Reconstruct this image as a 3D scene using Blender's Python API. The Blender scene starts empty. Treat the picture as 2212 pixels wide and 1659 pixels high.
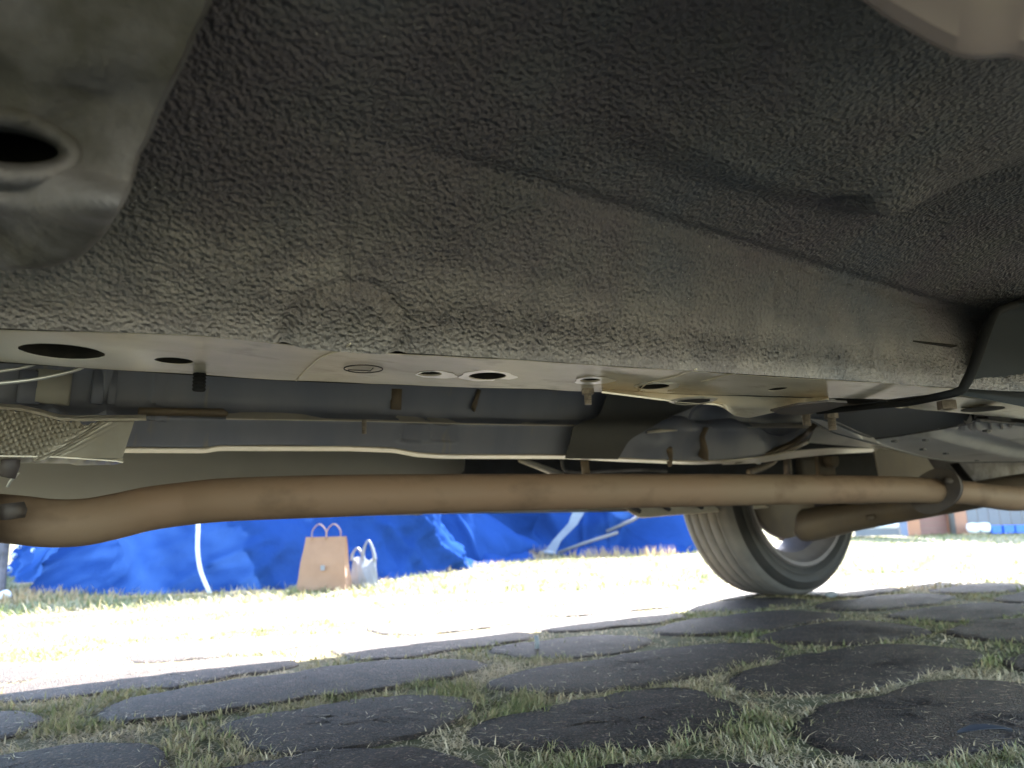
import bpy, bmesh, math, random
import numpy as np
from mathutils import Vector, Matrix
from mathutils.geometry import delaunay_2d_cdt

random.seed(7)
rng = np.random.default_rng(7)
S = bpy.context.scene
COL = S.collection

# ------------------------------------------------------------------ camera
FPX, CX, CY = 1650.0, 1106.0, 829.5          # focal length and centre, in a 2212 px wide picture
CAM_H = .215
YAW, PIT, ROL = math.radians(35.6), math.radians(10.64), math.radians(1.43)
Fv = np.array([math.sin(YAW) * math.cos(PIT), math.cos(YAW) * math.cos(PIT), math.sin(PIT)])
_R0 = np.array([math.cos(YAW), -math.sin(YAW), 0.0]); _U0 = np.cross(_R0, Fv)
Rv = math.cos(ROL) * _R0 - math.sin(ROL) * _U0
Uv = math.sin(ROL) * _R0 + math.cos(ROL) * _U0
EYE = np.array([0, 0, CAM_H])
cam_d = bpy.data.cameras.new('camera')
cam = bpy.data.objects.new('camera', cam_d); COL.objects.link(cam)
m = Matrix.Identity(4)
for i in range(3):
    m[i][0], m[i][1], m[i][2], m[i][3] = Rv[i], Uv[i], -Fv[i], EYE[i]
cam.matrix_world = m
cam_d.sensor_width = 36; cam_d.lens = 36 * FPX / 2212
cam_d.clip_start = .01; cam_d.clip_end = 500
cam_d.dof.use_dof = True; cam_d.dof.focus_distance = .62; cam_d.dof.aperture_fstop = 10.0
S.camera = cam

# ------------------------------------------------------------------ light
SUN_DIR = np.array([.62, .50, .60]); SUN_DIR /= np.linalg.norm(SUN_DIR)      # towards the sun
W = bpy.data.worlds.new('World'); S.world = W; W.use_nodes = True
nt = W.node_tree
sky = nt.nodes.new('ShaderNodeTexSky'); sky.sky_type = 'NISHITA'; sky.sun_disc = False
sky.sun_elevation = math.asin(SUN_DIR[2])
sky.sun_rotation = math.atan2(SUN_DIR[0], SUN_DIR[1])
nt.links.new(sky.outputs[0], nt.nodes['Background'].inputs[0])
nt.nodes['Background'].inputs[1].default_value = .15
sun_d = bpy.data.lights.new('sun', 'SUN'); sun_d.energy = 4.0; sun_d.angle = math.radians(.5); sun_d.color = (1, .955, .90)
sun = bpy.data.objects.new('sun', sun_d); COL.objects.link(sun)
sun.rotation_euler = Vector(SUN_DIR).to_track_quat('Z', 'Y').to_euler()
sun.location = (4, 4, 6)
vs = S.view_settings
vs.view_transform = 'Standard'; vs.look = 'None'; vs.gamma = 1; vs.exposure = 3.6; vs.use_curve_mapping = False
S.render.engine = 'CYCLES'
S.cycles.max_bounces = 12; S.cycles.diffuse_bounces = 8; S.cycles.glossy_bounces = 4
S.cycles.transparent_max_bounces = 8
S.cycles.use_denoising = True
S.cycles.sample_clamp_indirect = 0

# ------------------------------------------------------------------ pixel helpers (ray meets a real plane)
def ray(x, y): return Fv + Rv * ((x - CX) / FPX) - Uv * ((y - CY) / FPX)
def atZ(x, y, z):
    r = ray(x, y); return EYE + r * ((z - CAM_H) / r[2])
def atY(x, y, Y):
    r = ray(x, y); return EYE + r * (Y / r[1])
def atD(x, y, d): return EYE + ray(x, y) * d
def at(x, y, pl):
    k, v = pl[0], pl[1]
    if len(pl) == 3: v = pl[1] + (pl[2] - pl[1]) * (x / 2212.0)
    return {'Z': atZ, 'Y': atY, 'D': atD}[k](x, y, v)

# ------------------------------------------------------------------ numpy noise
def _hash(ix, iy, iz, s):
    n = (ix * 374761393 + iy * 668265263 + iz * 2147483647 + s * 1274126177) & 0xffffffff
    n = ((n ^ (n >> 13)) * 1274126177) & 0xffffffff
    n = ((n ^ (n >> 16)) * 2246822519) & 0xffffffff
    return ((n ^ (n >> 15)) & 0xffff) / 65535.0
def vnoise(P, sc, seed=0):
    P = np.asarray(P, float) * sc
    i = np.floor(P).astype(np.int64); f = P - i; f = f * f * (3 - 2 * f)
    r = 0
    for dx in (0, 1):
        for dy in (0, 1):
            for dz in (0, 1):
                w = (f[:, 0] if dx else 1 - f[:, 0]) * (f[:, 1] if dy else 1 - f[:, 1]) * (f[:, 2] if dz else 1 - f[:, 2])
                r = r + w * _hash(i[:, 0] + dx, i[:, 1] + dy, i[:, 2] + dz, seed)
    return r * 2 - 1
def fbm(P, sc, o=3, seed=0):
    return sum(vnoise(P, sc * 2 ** k, seed + k) * .5 ** k for k in range(o))
def sstep(a, b, x):
    t = np.clip((x - a) / (b - a), 0, 1); return t * t * (3 - 2 * t)

# ------------------------------------------------------------------ object helpers
WO = {}
def tag(o, label=None, cat=None, group=None, kind=None):
    if label: o['label'] = label
    if cat: o['category'] = cat
    if group: o['group'] = group
    if kind: o['kind'] = kind
    return o
def empty(name, loc, label, cat, group=None):
    o = bpy.data.objects.new(name, None); COL.objects.link(o)
    o.location = loc; o.empty_display_size = .05; WO[o.name] = np.array(loc, float)
    return tag(o, label, cat, group)
def obj(name, verts, faces, mat, parent=None, smooth=True, origin=None, solid=0, bevel=0, off=0, sub=0):
    v = np.asarray(verts, float)
    if origin is None: origin = WO[parent.name] if parent else np.zeros(3)
    origin = np.asarray(origin, float)
    me = bpy.data.meshes.new(name)
    me.from_pydata((v - origin).tolist(), [], [list(map(int, q)) for q in faces])
    if mat: me.materials.append(mat)
    if smooth: me.polygons.foreach_set('use_smooth', [True] * len(me.polygons))
    me.update()
    o = bpy.data.objects.new(name, me); COL.objects.link(o)
    if parent:
        o.parent = parent; o.location = origin - WO[parent.name]
    else: o.location = origin
    WO[o.name] = origin
    if sub:
        md = o.modifiers.new('sub', 'SUBSURF'); md.levels = sub; md.render_levels = sub
    if solid:
        md = o.modifiers.new('solid', 'SOLIDIFY'); md.thickness = solid; md.offset = off
        if smooth and not bevel:
            es = o.modifiers.new('split', 'EDGE_SPLIT'); es.split_angle = math.radians(38)
    if bevel:
        md = o.modifiers.new('bevel', 'BEVEL'); md.width = bevel; md.segments = 2; md.limit_method = 'ANGLE'
    return o
def grid_faces(nr, nc, wrap=False):
    F = []
    for i in range(nr - 1):
        for j in range(nc - (0 if wrap else 1)):
            k = (j + 1) % nc
            F.append((i * nc + j, i * nc + k, (i + 1) * nc + k, (i + 1) * nc + j))
    return F
def normals_grid(G):
    du = np.gradient(G, axis=1); dv = np.gradient(G, axis=0)
    n = np.cross(du, dv); return n / (np.linalg.norm(n, axis=2, keepdims=True) + 1e-12)
def interp_row(poly, xs):
    p = np.array(poly, float); y = np.interp(xs, p[:, 0], p[:, 1])
    if xs[0] < p[0, 0]:
        s = (p[1, 1] - p[0, 1]) / (p[1, 0] - p[0, 0]); k = xs < p[0, 0]; y[k] = p[0, 1] + s * (xs[k] - p[0, 0])
    if xs[-1] > p[-1, 0]:
        s = (p[-1, 1] - p[-2, 1]) / (p[-1, 0] - p[-2, 0]); k = xs > p[-1, 0]; y[k] = p[-1, 1] + s * (xs[k] - p[-1, 0])
    return y
def smooth1(y, n):
    if n < 2: return y
    k = np.ones(n) / n; yp = np.pad(y, (n, n), mode='reflect', reflect_type='odd')
    return np.convolve(yp, k, 'same')[n:-n]
def row(xs, poly, pl, sm=0):
    y = interp_row(poly, xs)
    if sm: y = smooth1(y, sm)
    return np.array([at(x, yy, pl) for x, yy in zip(xs, y)])
def cross(rows, sub):
    """rows: list of (n,3); sub: steps between rows -> grid, straight between rows"""
    G = []
    for a, b, s in zip(rows[:-1], rows[1:], sub):
        for k in range(s): G.append(a + (b - a) * (k / s))
    G.append(rows[-1]); return np.array(G)
def smooth_rows(G, n=1, it=1):
    for _ in range(it):
        H = G.copy()
        H[1:-1] = (G[:-2] + 2 * G[1:-1] + G[2:]) / 4; G = H
    return G
def sheet(name, G, mat, parent, solid=.0015, **k):
    return obj(name, G.reshape(-1, 3), grid_faces(G.shape[0], G.shape[1]), mat, parent, solid=solid, **k)
def catmull(P, n):
    P = np.asarray(P, float); Q = np.vstack([2 * P[0] - P[1], P, 2 * P[-1] - P[-2]]); out = []
    for i in range(1, len(Q) - 2):
        for t in np.linspace(0, 1, n, endpoint=False):
            a, b, c, d = Q[i - 1], Q[i], Q[i + 1], Q[i + 2]
            out.append(.5 * (2 * b + (c - a) * t + (2 * a - 5 * b + 4 * c - d) * t * t + (3 * b - a - 3 * c + d) * t ** 3))
    out.append(Q[-2]); return np.array(out)
def tube_geo(P, rad, n=16, cap=True, flat=1.0, up=(0, 0, 1)):
    P = np.asarray(P, float); N = len(P)
    rad = np.full(N, rad, float) if np.isscalar(rad) else np.interp(np.linspace(0, 1, N), np.linspace(0, 1, len(rad)), rad)
    T = np.gradient(P, axis=0); T /= np.linalg.norm(T, axis=1, keepdims=True)
    u = np.cross(np.array(up, float), T[0]); 
    if np.linalg.norm(u) < 1e-4: u = np.cross(np.array([1.0, .1, 0]), T[0])
    u /= np.linalg.norm(u); V = []
    for i in range(N):
        u = u - T[i] * (u @ T[i]); u /= np.linalg.norm(u); w = np.cross(T[i], u)
        for k in range(n):
            a = 2 * math.pi * k / n
            V.append(P[i] + rad[i] * (math.cos(a) * u + flat * math.sin(a) * w))
    F = grid_faces(N, n, True)
    if cap:
        F.append(tuple(range(n))[::-1]); F.append(tuple(range((N - 1) * n, N * n)))
    return np.array(V), F
def tube(name, P, rad, mat, parent, n=16, flat=1.0, cat=0, **k):
    if cat: P = catmull(P, cat)
    V, F = tube_geo(P, rad, n, True, flat); return obj(name, V, F, mat, parent, **k)
def merge(parts):
    V, F, o = [], [], 0
    for v, f in parts:
        V.append(np.asarray(v, float)); F += [tuple(i + o for i in q) for q in f]; o += len(v)
    return np.vstack(V), F
def box_geo(c, s, rot=None):
    c = np.array(c, float); h = np.array(s, float) / 2
    v = np.array([[x, y, z] for x in (-1, 1) for y in (-1, 1) for z in (-1, 1)], float) * h
    if rot is not None: v = v @ np.array(rot).T
    f = [(0, 1, 3, 2), (4, 6, 7, 5), (0, 4, 5, 1), (2, 3, 7, 6), (0, 2, 6, 4), (1, 5, 7, 3)]
    return v + c, f
def lathe_geo(prof, n, c, axis='Y'):
    """prof: (r, h) list, spun about axis"""
    V = []
    for r, h in prof:
        for k in range(n):
            a = 2 * math.pi * k / n
            if axis == 'Y': V.append((c[0] + r * math.cos(a), c[1] + h, c[2] + r * math.sin(a)))
            else: V.append((c[0] + r * math.cos(a), c[1] + r * math.sin(a), c[2] + h))
    return np.array(V), grid_faces(len(prof), n, True)
def bolt_geo(c, r=.006, h=.012, shank=.004, sh=.012, thread=True):
    """hex head hanging below a flat surface at c, threaded end below"""
    V, F = [], []
    hx = [(c[0] + r * math.cos(a), c[1] + r * math.sin(a)) for a in np.arange(6) * math.pi / 3]
    v = [(x, y, c[2]) for x, y in hx] + [(x, y, c[2] - h) for x, y in hx]
    f = [(i, (i + 1) % 6, (i + 1) % 6 + 6, i + 6) for i in range(6)] + [tuple(range(6, 12))]
    prof = []
    for k in range(13):
        prof.append((shank * (1.0 if (k % 2 or not thread) else .82), -h - sh * k / 12))
    prof.append((.0001, -h - sh))
    v2, f2 = lathe_geo(prof, 14, c, 'Z')
    return merge([(v, f), (v2, f2)])

# ------------------------------------------------------------------ materials
def pmat(name, c1, c2=None, sc=8, rough=.7, metal=0, bump=0, bsc=300, bdist=.001, bump2=0, bsc2=60, spec=.4, c3=None, sc3=40, t3=(.62, .7), lo=.35, hi=.65, stretch=None, detail=4, transl=0):
    M = bpy.data.materials.new(name); M.use_nodes = True
    t = M.node_tree; L = t.links; N = t.nodes; b = N['Principled BSDF']
    b.inputs['Roughness'].default_value = rough; b.inputs['Metallic'].default_value = metal
    b.inputs['Specular IOR Level'].default_value = spec
    tc = N.new('ShaderNodeTexCoord'); co = tc.outputs['Object']
    if stretch:
        mp = N.new('ShaderNodeMapping'); mp.inputs['Scale'].default_value = stretch; L.new(co, mp.inputs[0]); co = mp.outputs[0]
    def noise(s, d=detail, r=.6):
        n = N.new('ShaderNodeTexNoise'); n.inputs['Scale'].default_value = s; n.inputs['Detail'].default_value = d; n.inputs['Roughness'].default_value = r
        L.new(co, n.inputs['Vector']); return n.outputs[0]
    def mix(fac, a, c):
        x = N.new('ShaderNodeMix'); x.data_type = 'RGBA'; L.new(fac, x.inputs[0])
        for s, v in ((x.inputs[6], a), (x.inputs[7], c)):
            if isinstance(v, (tuple, list)): s.default_value = (*v, 1)
            else: L.new(v, s)
        return x.outputs[2]
    def rng_(src, a, c):
        r = N.new('ShaderNodeMapRange'); r.inputs[1].default_value = a; r.inputs[2].default_value = c; L.new(src, r.inputs[0]); return r.outputs[0]
    col = c1
    if c2: col = mix(rng_(noise(sc), lo, hi), c1, c2)
    if c3: col = mix(rng_(noise(sc3), *t3), col, c3)
    if isinstance(col, tuple): b.inputs['Base Color'].default_value = (*col, 1)
    else: L.new(col, b.inputs['Base Color'])
    nrm = None
    for st, s in ((bump2, bsc2), (bump, bsc)):
        if st:
            bp = N.new('ShaderNodeBump'); bp.inputs['Strength'].default_value = st; bp.inputs['Distance'].default_value = bdist * (bsc / s)
            L.new(noise(s, 3), bp.inputs['Height'])
            if nrm: L.new(nrm, bp.inputs['Normal'])
            nrm = bp.outputs[0]
    if nrm: L.new(nrm, b.inputs['Normal'])
    if transl:
        tr = N.new('ShaderNodeBsdfTranslucent'); mx = N.new('ShaderNodeMixShader'); mx.inputs[0].default_value = transl
        if isinstance(col, tuple): tr.inputs[0].default_value = (*col, 1)
        else: L.new(col, tr.inputs[0])
        L.new(b.outputs[0], mx.inputs[1]); L.new(tr.outputs[0], mx.inputs[2]); L.new(mx.outputs[0], N['Material Output'].inputs[0])
    return M

def coat_mat(name, cols, grain=1.0):
    """spatter-sprayed underbody sealant: pebbled relief, blotchy tint, bright grains"""
    M = bpy.data.materials.new(name); M.use_nodes = True
    t = M.node_tree; L = t.links; N = t.nodes; b = N['Principled BSDF']
    b.inputs['Roughness'].default_value = .68; b.inputs['Specular IOR Level'].default_value = .4
    tc = N.new('ShaderNodeTexCoord'); co = tc.outputs['Object']
    n1 = N.new('ShaderNodeTexNoise'); n1.inputs['Scale'].default_value = 9; n1.inputs['Detail'].default_value = 3; L.new(co, n1.inputs['Vector'])
    rp = N.new('ShaderNodeValToRGB'); L.new(n1.outputs[0], rp.inputs[0])
    el = rp.color_ramp.elements
    while len(el) < len(cols): el.new(.5)
    for e, (p, c) in zip(el, cols): e.position = p; e.color = (*c, 1)
    # dusty tone and painted-in light where the attribute says so
    at_ = N.new('ShaderNodeAttribute'); at_.attribute_name = 'dust_and_light'
    n2 = N.new('ShaderNodeTexNoise'); n2.inputs['Scale'].default_value = 38; n2.inputs['Detail'].default_value = 5; L.new(co, n2.inputs['Vector'])
    mr = N.new('ShaderNodeMath'); mr.operation = 'MULTIPLY_ADD'; L.new(n2.outputs[0], mr.inputs[0]); mr.inputs[1].default_value = .9; mr.inputs[2].default_value = -.03
    mm = N.new('ShaderNodeMath'); mm.operation = 'MULTIPLY'; mm.use_clamp = True; L.new(mr.outputs[0], mm.inputs[0]); L.new(at_.outputs['Fac'], mm.inputs[1])
    mx = N.new('ShaderNodeMix'); mx.data_type = 'RGBA'; L.new(mm.outputs[0], mx.inputs[0]); L.new(rp.outputs[0], mx.inputs[6]); mx.inputs[7].default_value = (.45, .41, .375, 1)
    # sparse bright grains
    n3 = N.new('ShaderNodeTexVoronoi'); n3.inputs['Scale'].default_value = 300; L.new(co, n3.inputs['Vector'])
    lt = N.new('ShaderNodeMath'); lt.operation = 'LESS_THAN'; L.new(n3.outputs['Distance'], lt.inputs[0]); lt.inputs[1].default_value = .09
    cc = N.new('ShaderNodeSeparateColor'); L.new(n3.outputs['Color'], cc.inputs[0])
    gt = N.new('ShaderNodeMath'); gt.operation = 'GREATER_THAN'; L.new(cc.outputs[0], gt.inputs[0]); gt.inputs[1].default_value = .8
    ml = N.new('ShaderNodeMath'); ml.operation = 'MULTIPLY'; L.new(lt.outputs[0], ml.inputs[0]); L.new(gt.outputs[0], ml.inputs[1])
    mx2 = N.new('ShaderNodeMix'); mx2.data_type = 'RGBA'; L.new(ml.outputs[0], mx2.inputs[0]); L.new(mx.outputs[2], mx2.inputs[6]); mx2.inputs[7].default_value = (.6, .58, .52, 1)
    L.new(mx2.outputs[2], b.inputs['Base Color'])
    v = N.new('ShaderNodeTexVoronoi'); v.feature = 'SMOOTH_F1'; v.inputs['Scale'].default_value = 330; v.inputs['Smoothness'].default_value = .6; L.new(co, v.inputs['Vector'])
    nz = N.new('ShaderNodeTexNoise'); nz.inputs['Scale'].default_value = 470; nz.inputs['Detail'].default_value = 3; L.new(co, nz.inputs['Vector'])
    ad = N.new('ShaderNodeMath'); ad.operation = 'ADD'; L.new(v.outputs['Distance'], ad.inputs[0]); L.new(nz.outputs[0], ad.inputs[1])
    rel = N.new('ShaderNodeAttribute'); rel.attribute_name = 'relief'
    sm = N.new('ShaderNodeMath'); sm.operation = 'MULTIPLY'; L.new(rel.outputs['Fac'], sm.inputs[0]); sm.inputs[1].default_value = grain
    bp = N.new('ShaderNodeBump'); bp.inputs['Distance'].default_value = .0036; L.new(sm.outputs[0], bp.inputs['Strength']); L.new(ad.outputs[0], bp.inputs['Height'])
    L.new(bp.outputs[0], b.inputs['Normal'])
    return M

COAT = coat_mat('underbody_sealant', [(.25, (.090, .102, .132)), (.45, (.126, .118, .130)), (.55, (.120, .104, .122)), (.75, (.122, .117, .116))], 1.0)
RAIL = pmat('rail_paint', (.70, .615, .49), (.60, .525, .415), 14, .26, spec=.6, bump=.15, bsc=500, c3=(.42, .365, .29), sc3=22, t3=(.56, .76), stretch=(1, 2.2, 1))
WHITE = pmat('bare_bright_metal', (.95, .94, .92), (.88, .86, .83), 60, .3, metal=.6)
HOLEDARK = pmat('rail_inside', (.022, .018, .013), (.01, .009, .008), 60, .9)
TUNNEL = pmat('tunnel_grey_paint', (.200, .200, .235), (.150, .158, .205), 5, .45, c3=(.26, .225, .18), sc3=16, t3=(.62, .75), stretch=(2.5, 1, .35))
TUNNEL_HI = pmat('seam_edge_paint', (.62, .55, .46), (.5, .45, .37), 20, .32)
FLANGEP = pmat('lit_flange_paint', (.66, .58, .49), (.50, .44, .37), 16, .34, c3=(.30, .24, .17), sc3=24, t3=(.58, .72))  # flange colour lightened to stand for light on its underside
PATCH = pmat('black_coating', (.045, .043, .042), (.06, .056, .05), 10, .6, bump=.3, bsc=400)
OLIVE = pmat('olive_sill_plastic', (.38, .355, .31), (.34, .32, .28), 4, .5)
PIPE = pmat('dusty_tan_steel', (.195, .120, .076), (.180, .130, .085), 3, .65, c3=(.125, .08, .05), sc3=20, t3=(.54, .74), bump=.12, bsc=220, stretch=(.6, 1, 1), spec=.25)
DARKMET = pmat('dark_rust_metal', (.05, .042, .045), (.075, .06, .05), 30, .6, bump=.2, bsc=300)
FLANGE = pmat('flange_brown_steel', (.16, .115, .075), (.10, .075, .05), 26, .6, bump=.2, bsc=300)
FOIL = pmat('aluminium_heat_shield', (.36, .325, .27), (.28, .25, .205), 20, .5, metal=.35, c3=(.35, .3, .22), sc3=26, t3=(.58, .75))
PLASTIC_LOW = pmat('pale_grey_plastic', (.50, .48, .48), (.42, .40, .40), 7, .45, bump=.1, bsc=700, c3=(.14, .13, .115), sc3=9, t3=(.55, .8))  # paler plastic for the lower facet of the undertray
PLASTIC = pmat('black_undertray_plastic', (.062, .066, .078), (.074, .074, .08), 7, .5, bump=.1, bsc=700, c3=(.085, .08, .072), sc3=9, t3=(.55, .8))
RUBBER = pmat('black_rubber', (.008, .008, .009), (.012, .012, .012), 30, .8, spec=.15)
WIRE = pmat('bright_wire', (.55, .55, .53), None, rough=.3, metal=.7)
BOLT = pmat('zinc_bolt', (.30, .25, .2), (.2, .16, .13), 200, .5, metal=.4)
GREYPANEL = pmat('dusty_grey_panel', (.175, .165, .18), (.135, .128, .14), 12, .7, c3=(.075, .07, .065), sc3=15, t3=(.45, .62), bump=.7, bsc=300, bump2=.4, bsc2=26, bdist=.0012)
TAUPE = pmat('taupe_painted_steel', (.27, .22, .225), (.23, .19, .19), 12, .4, c3=(.13, .105, .09), sc3=14, t3=(.62, .75))
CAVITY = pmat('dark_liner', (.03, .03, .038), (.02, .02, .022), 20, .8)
ARM = pmat('brown_steel_arm', (.13, .10, .07), (.10, .08, .065), 12, .55, bump=.15, bsc=120)
TREAD = pmat('dusty_lit_tread', (.135, .124, .115), (.105, .098, .092), 20, .75, bump=.1, bsc=400)  # dusty tread, paled further for light off the sunlit ground
TYRE = pmat('shaded_sidewall_rubber', (.024, .021, .019), (.018, .017, .016), 20, .7, spec=.25, bump=.1, bsc=400)  # sidewall darkened against the tread to paint in its shade
RIM = pmat('dusty_alloy', (.16, .14, .138), (.12, .105, .105), 14, .65, spec=.2)
TARP = pmat('blue_tarpaulin', (.018, .056, .205), (.015, .046, .165), 3, .55, bump=.5, bsc=14, bdist=.02, bump2=.3, bsc2=40, transl=.22, spec=.0)
CORD = pmat('white_cord', (.75, .78, .8), None, rough=.7)
KRAFT = pmat('kraft_paper', (.29, .172, .10), (.25, .145, .083), 12, .8)
KRAFTH = pmat('paper_cord', (.27, .17, .12), None, rough=.8)
POLY = pmat('white_polythene', (.28, .30, .32), (.23, .25, .28), 9, .35, transl=.3)
BRICK = pmat('orange_brick', (.44, .21, .11), (.36, .18, .11), 2, .85)
BRICKD = pmat('recessed_brick', (.30, .16, .12), (.26, .14, .11), 2, .85)
PANELG = pmat('grey_sheet', (.17, .165, .16), (.14, .135, .135), 2, .7)
WHITEP = pmat('white_paint', (.82, .82, .82), None, rough=.5)
BLUEP = pmat('blue_paint', (.05, .15, .6), None, rough=.5)
POST = pmat('slate_paint', (.14, .17, .24), None, rough=.6)

def paver_mat():
    M = bpy.data.materials.new('porous_concrete'); M.use_nodes = True
    t = M.node_tree; L = t.links; N = t.nodes; b = N['Principled BSDF']
    b.inputs['Roughness'].default_value = .72; b.inputs['Specular IOR Level'].default_value = .3
    g = N.new('ShaderNodeNewGeometry'); co = g.outputs['Position']
    v = N.new('ShaderNodeTexVoronoi'); v.inputs['Scale'].default_value = 420; L.new(co, v.inputs['Vector'])
    n = N.new('ShaderNodeTexNoise'); n.inputs['Scale'].default_value = 24; n.inputs['Detail'].default_value = 6; L.new(co, n.inputs['Vector'])
    rp = N.new('ShaderNodeValToRGB'); L.new(n.outputs[0], rp.inputs[0]); e = rp.color_ramp.elements
    e[0].position = .3; e[0].color = (.034, .022, .016, 1); e[1].position = .7; e[1].color = (.066, .047, .035, 1)
    sc = N.new('ShaderNodeSeparateColor'); L.new(v.outputs['Color'], sc.inputs[0])
    r2 = N.new('ShaderNodeValToRGB'); L.new(sc.outputs[0], r2.inputs[0]); e = r2.color_ramp.elements
    e[0].position = 0; e[0].color = (.4, .4, .4, 1); e[1].position = .9; e[1].color = (1.25, 1.22, 1.2, 1)
    q = e.new(.97); q.color = (3.6, 3.4, 3.2, 1)
    mx = N.new('ShaderNodeMix'); mx.data_type = 'RGBA'; mx.blend_type = 'MULTIPLY'; mx.inputs[0].default_value = 1
    L.new(rp.outputs[0], mx.inputs[6]); L.new(r2.outputs[0], mx.inputs[7]); L.new(mx.outputs[2], b.inputs['Base Color'])
    n2 = N.new('ShaderNodeTexNoise'); n2.inputs['Scale'].default_value = 180; n2.inputs['Detail'].default_value = 3; L.new(co, n2.inputs['Vector'])
    ad = N.new('ShaderNodeMath'); ad.operation = 'SUBTRACT'; L.new(n2.outputs[0], ad.inputs[0]); L.new(v.outputs['Distance'], ad.inputs[1])
    bp = N.new('ShaderNodeBump'); bp.inputs['Strength'].default_value = .9; bp.inputs['Distance'].default_value = .003; L.new(ad.outputs[0], bp.inputs['Height'])
    L.new(bp.outputs[0], b.inputs['Normal'])
    return M
PAVER = paver_mat()
SOIL = pmat('dry_lawn_soil', (.165, .142, .068), (.105, .102, .042), 9, .95, bump=.8, bsc=60, bdist=.01, c3=(.22, .18, .10), sc3=2.2, t3=(.5, .65))
def grass_mat():
    M = bpy.data.materials.new('lawn_blade'); M.use_nodes = True
    t = M.node_tree; L = t.links; N = t.nodes; b = N['Principled BSDF']; b.inputs['Roughness'].default_value = .6
    a = N.new('ShaderNodeAttribute'); a.attribute_name = 'tint'
    rp = N.new('ShaderNodeValToRGB'); L.new(a.outputs['Fac'], rp.inputs[0]); e = rp.color_ramp.elements
    e[0].position = 0; e[0].color = (.15, .175, .06, 1); e[1].position = 1; e[1].color = (.68, .55, .36, 1)
    for p, c in ((.3, (.27, .255, .115)), (.5, (.43, .345, .195)), (.75, (.58, .45, .29))):
        q = e.new(p); q.color = (*c, 1)
    L.new(rp.outputs[0], b.inputs['Base Color'])
    tr = N.new('ShaderNodeBsdfTranslucent'); L.new(rp.outputs[0], tr.inputs[0]); mx = N.new('ShaderNodeMixShader'); mx.inputs[0].default_value = .3
    L.new(b.outputs[0], mx.inputs[1]); L.new(tr.outputs[0], mx.inputs[2]); L.new(mx.outputs[0], N['Material Output'].inputs[0])
    return M
GRASS = grass_mat()

# ================================================================== THE GROUND
gx = np.concatenate([np.linspace(-60, -4, 20), np.linspace(-3.5, 16, 120), np.linspace(17, 120, 24)])
gy = np.concatenate([np.linspace(-60, -4, 20), np.linspace(-3.5, 9, 90), np.linspace(10, 120, 24)])
GX, GY = np.meshgrid(gx, gy)
GP = np.stack([GX, GY, np.zeros_like(GX)], 2)
flat = GP.reshape(-1, 3).copy()
flat[:, 2] = -.005
ground = obj('ground', flat, grid_faces(len(gy), len(gx)), SOIL)
tag(ground, kind='structure'); WO[ground.name] = np.zeros(3)

# pavers: rows of long rounded slabs, set flush in the lawn (name paver, pieces of the ground)
ROWS = [(-.43, [(-.3, .1), (.16, .56), (.62, 1.0), (1.06, 1.5)]),
        (-.20, [(-.45, -.06), (0, .4), (.46, .86), (.92, 1.3), (1.36, 1.8)]),
        (.025, [(-.3, .1), (.16, .56), (.62, 1.0), (1.06, 1.5), (1.56, 2.0)]),
        (.245, [(-.1, .3), (.36, .72), (.78, 1.18), (1.24, 1.66), (1.72, 2.1)]),
        (.462, [(-.22, .16), (.22, .62), (.695, 1.16), (1.22, 1.56), (1.62, 2.0), (2.06, 2.5)]),
        (.69, [(-.36, -.02), (.02, .405), (.465, .815), (.875, 1.40), (1.50, 1.92), (1.98, 2.4)]),
        (.895, [(-.16, .19), (.25, .545), (.605, 1.19), (1.245, 1.62), (1.68, 2.15), (2.2, 2.6)]),
        (1.14, [(-.30, .10), (.17, .735), (.785, 1.11), (1.165, 1.70), (1.76, 2.3), (2.36, 2.8)]),
        (1.365, [(-.35, -.02), (.04, .50), (.56, .98), (1.04, 1.46), (1.52, 1.95), (2.01, 2.42), (2.48, 2.95)]),
        (1.59, [(-.2, .2), (.26, .68), (.74, 1.16), (1.22, 1.66), (1.72, 2.14), (2.2, 2.64), (2.7, 3.1)])]
PAV = []
def pav_r(th, P):
    cx, cy, a, b_, ph, k = P
    c, s = abs(math.cos(th)), abs(math.sin(th))
    e = 2.7
    r = 1 / ((c / a) ** e + (s / b_) ** e) ** (1 / e)
    return r * (1 + 0.06 * math.sin(3 * th + ph) + .045 * math.sin(5 * th + k) + .02 * math.sin(11 * th + ph * 3))
NT = 48
for Y, xs in ROWS:
    for x0, x1 in xs:
        P = ((x0 + x1) / 2, Y + random.uniform(-.008, .008), (x1 - x0) / 2 * 1.01, .107 + random.uniform(-.005, .005), random.uniform(0, 6.28), random.uniform(0, 6.28))
        PAV.append(P)
        V = []; tops = random.uniform(-.003, .0005)
        for fr, z in ((1.0, -.024), (1.0, -.008), (.985, -.003), (.95, .0), (.85, .0012), (.55, .002), (.25, .0022)):
            for k in range(NT):
                th = 2 * math.pi * k / NT; r = pav_r(th, P) * fr
                V.append((P[0] + r * math.cos(th), P[1] + r * math.sin(th), z + tops + (random.uniform(-.001, .001) if fr < 1 else 0)))
        F = [tuple(reversed(q)) for q in grid_faces(7, NT, True)]; F = grid_faces(7, NT, True)
        F.append(tuple(range(6 * NT, 7 * NT)))
        obj('paver', V, F, PAVER, ground, origin=(P[0], P[1], 0))

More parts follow.
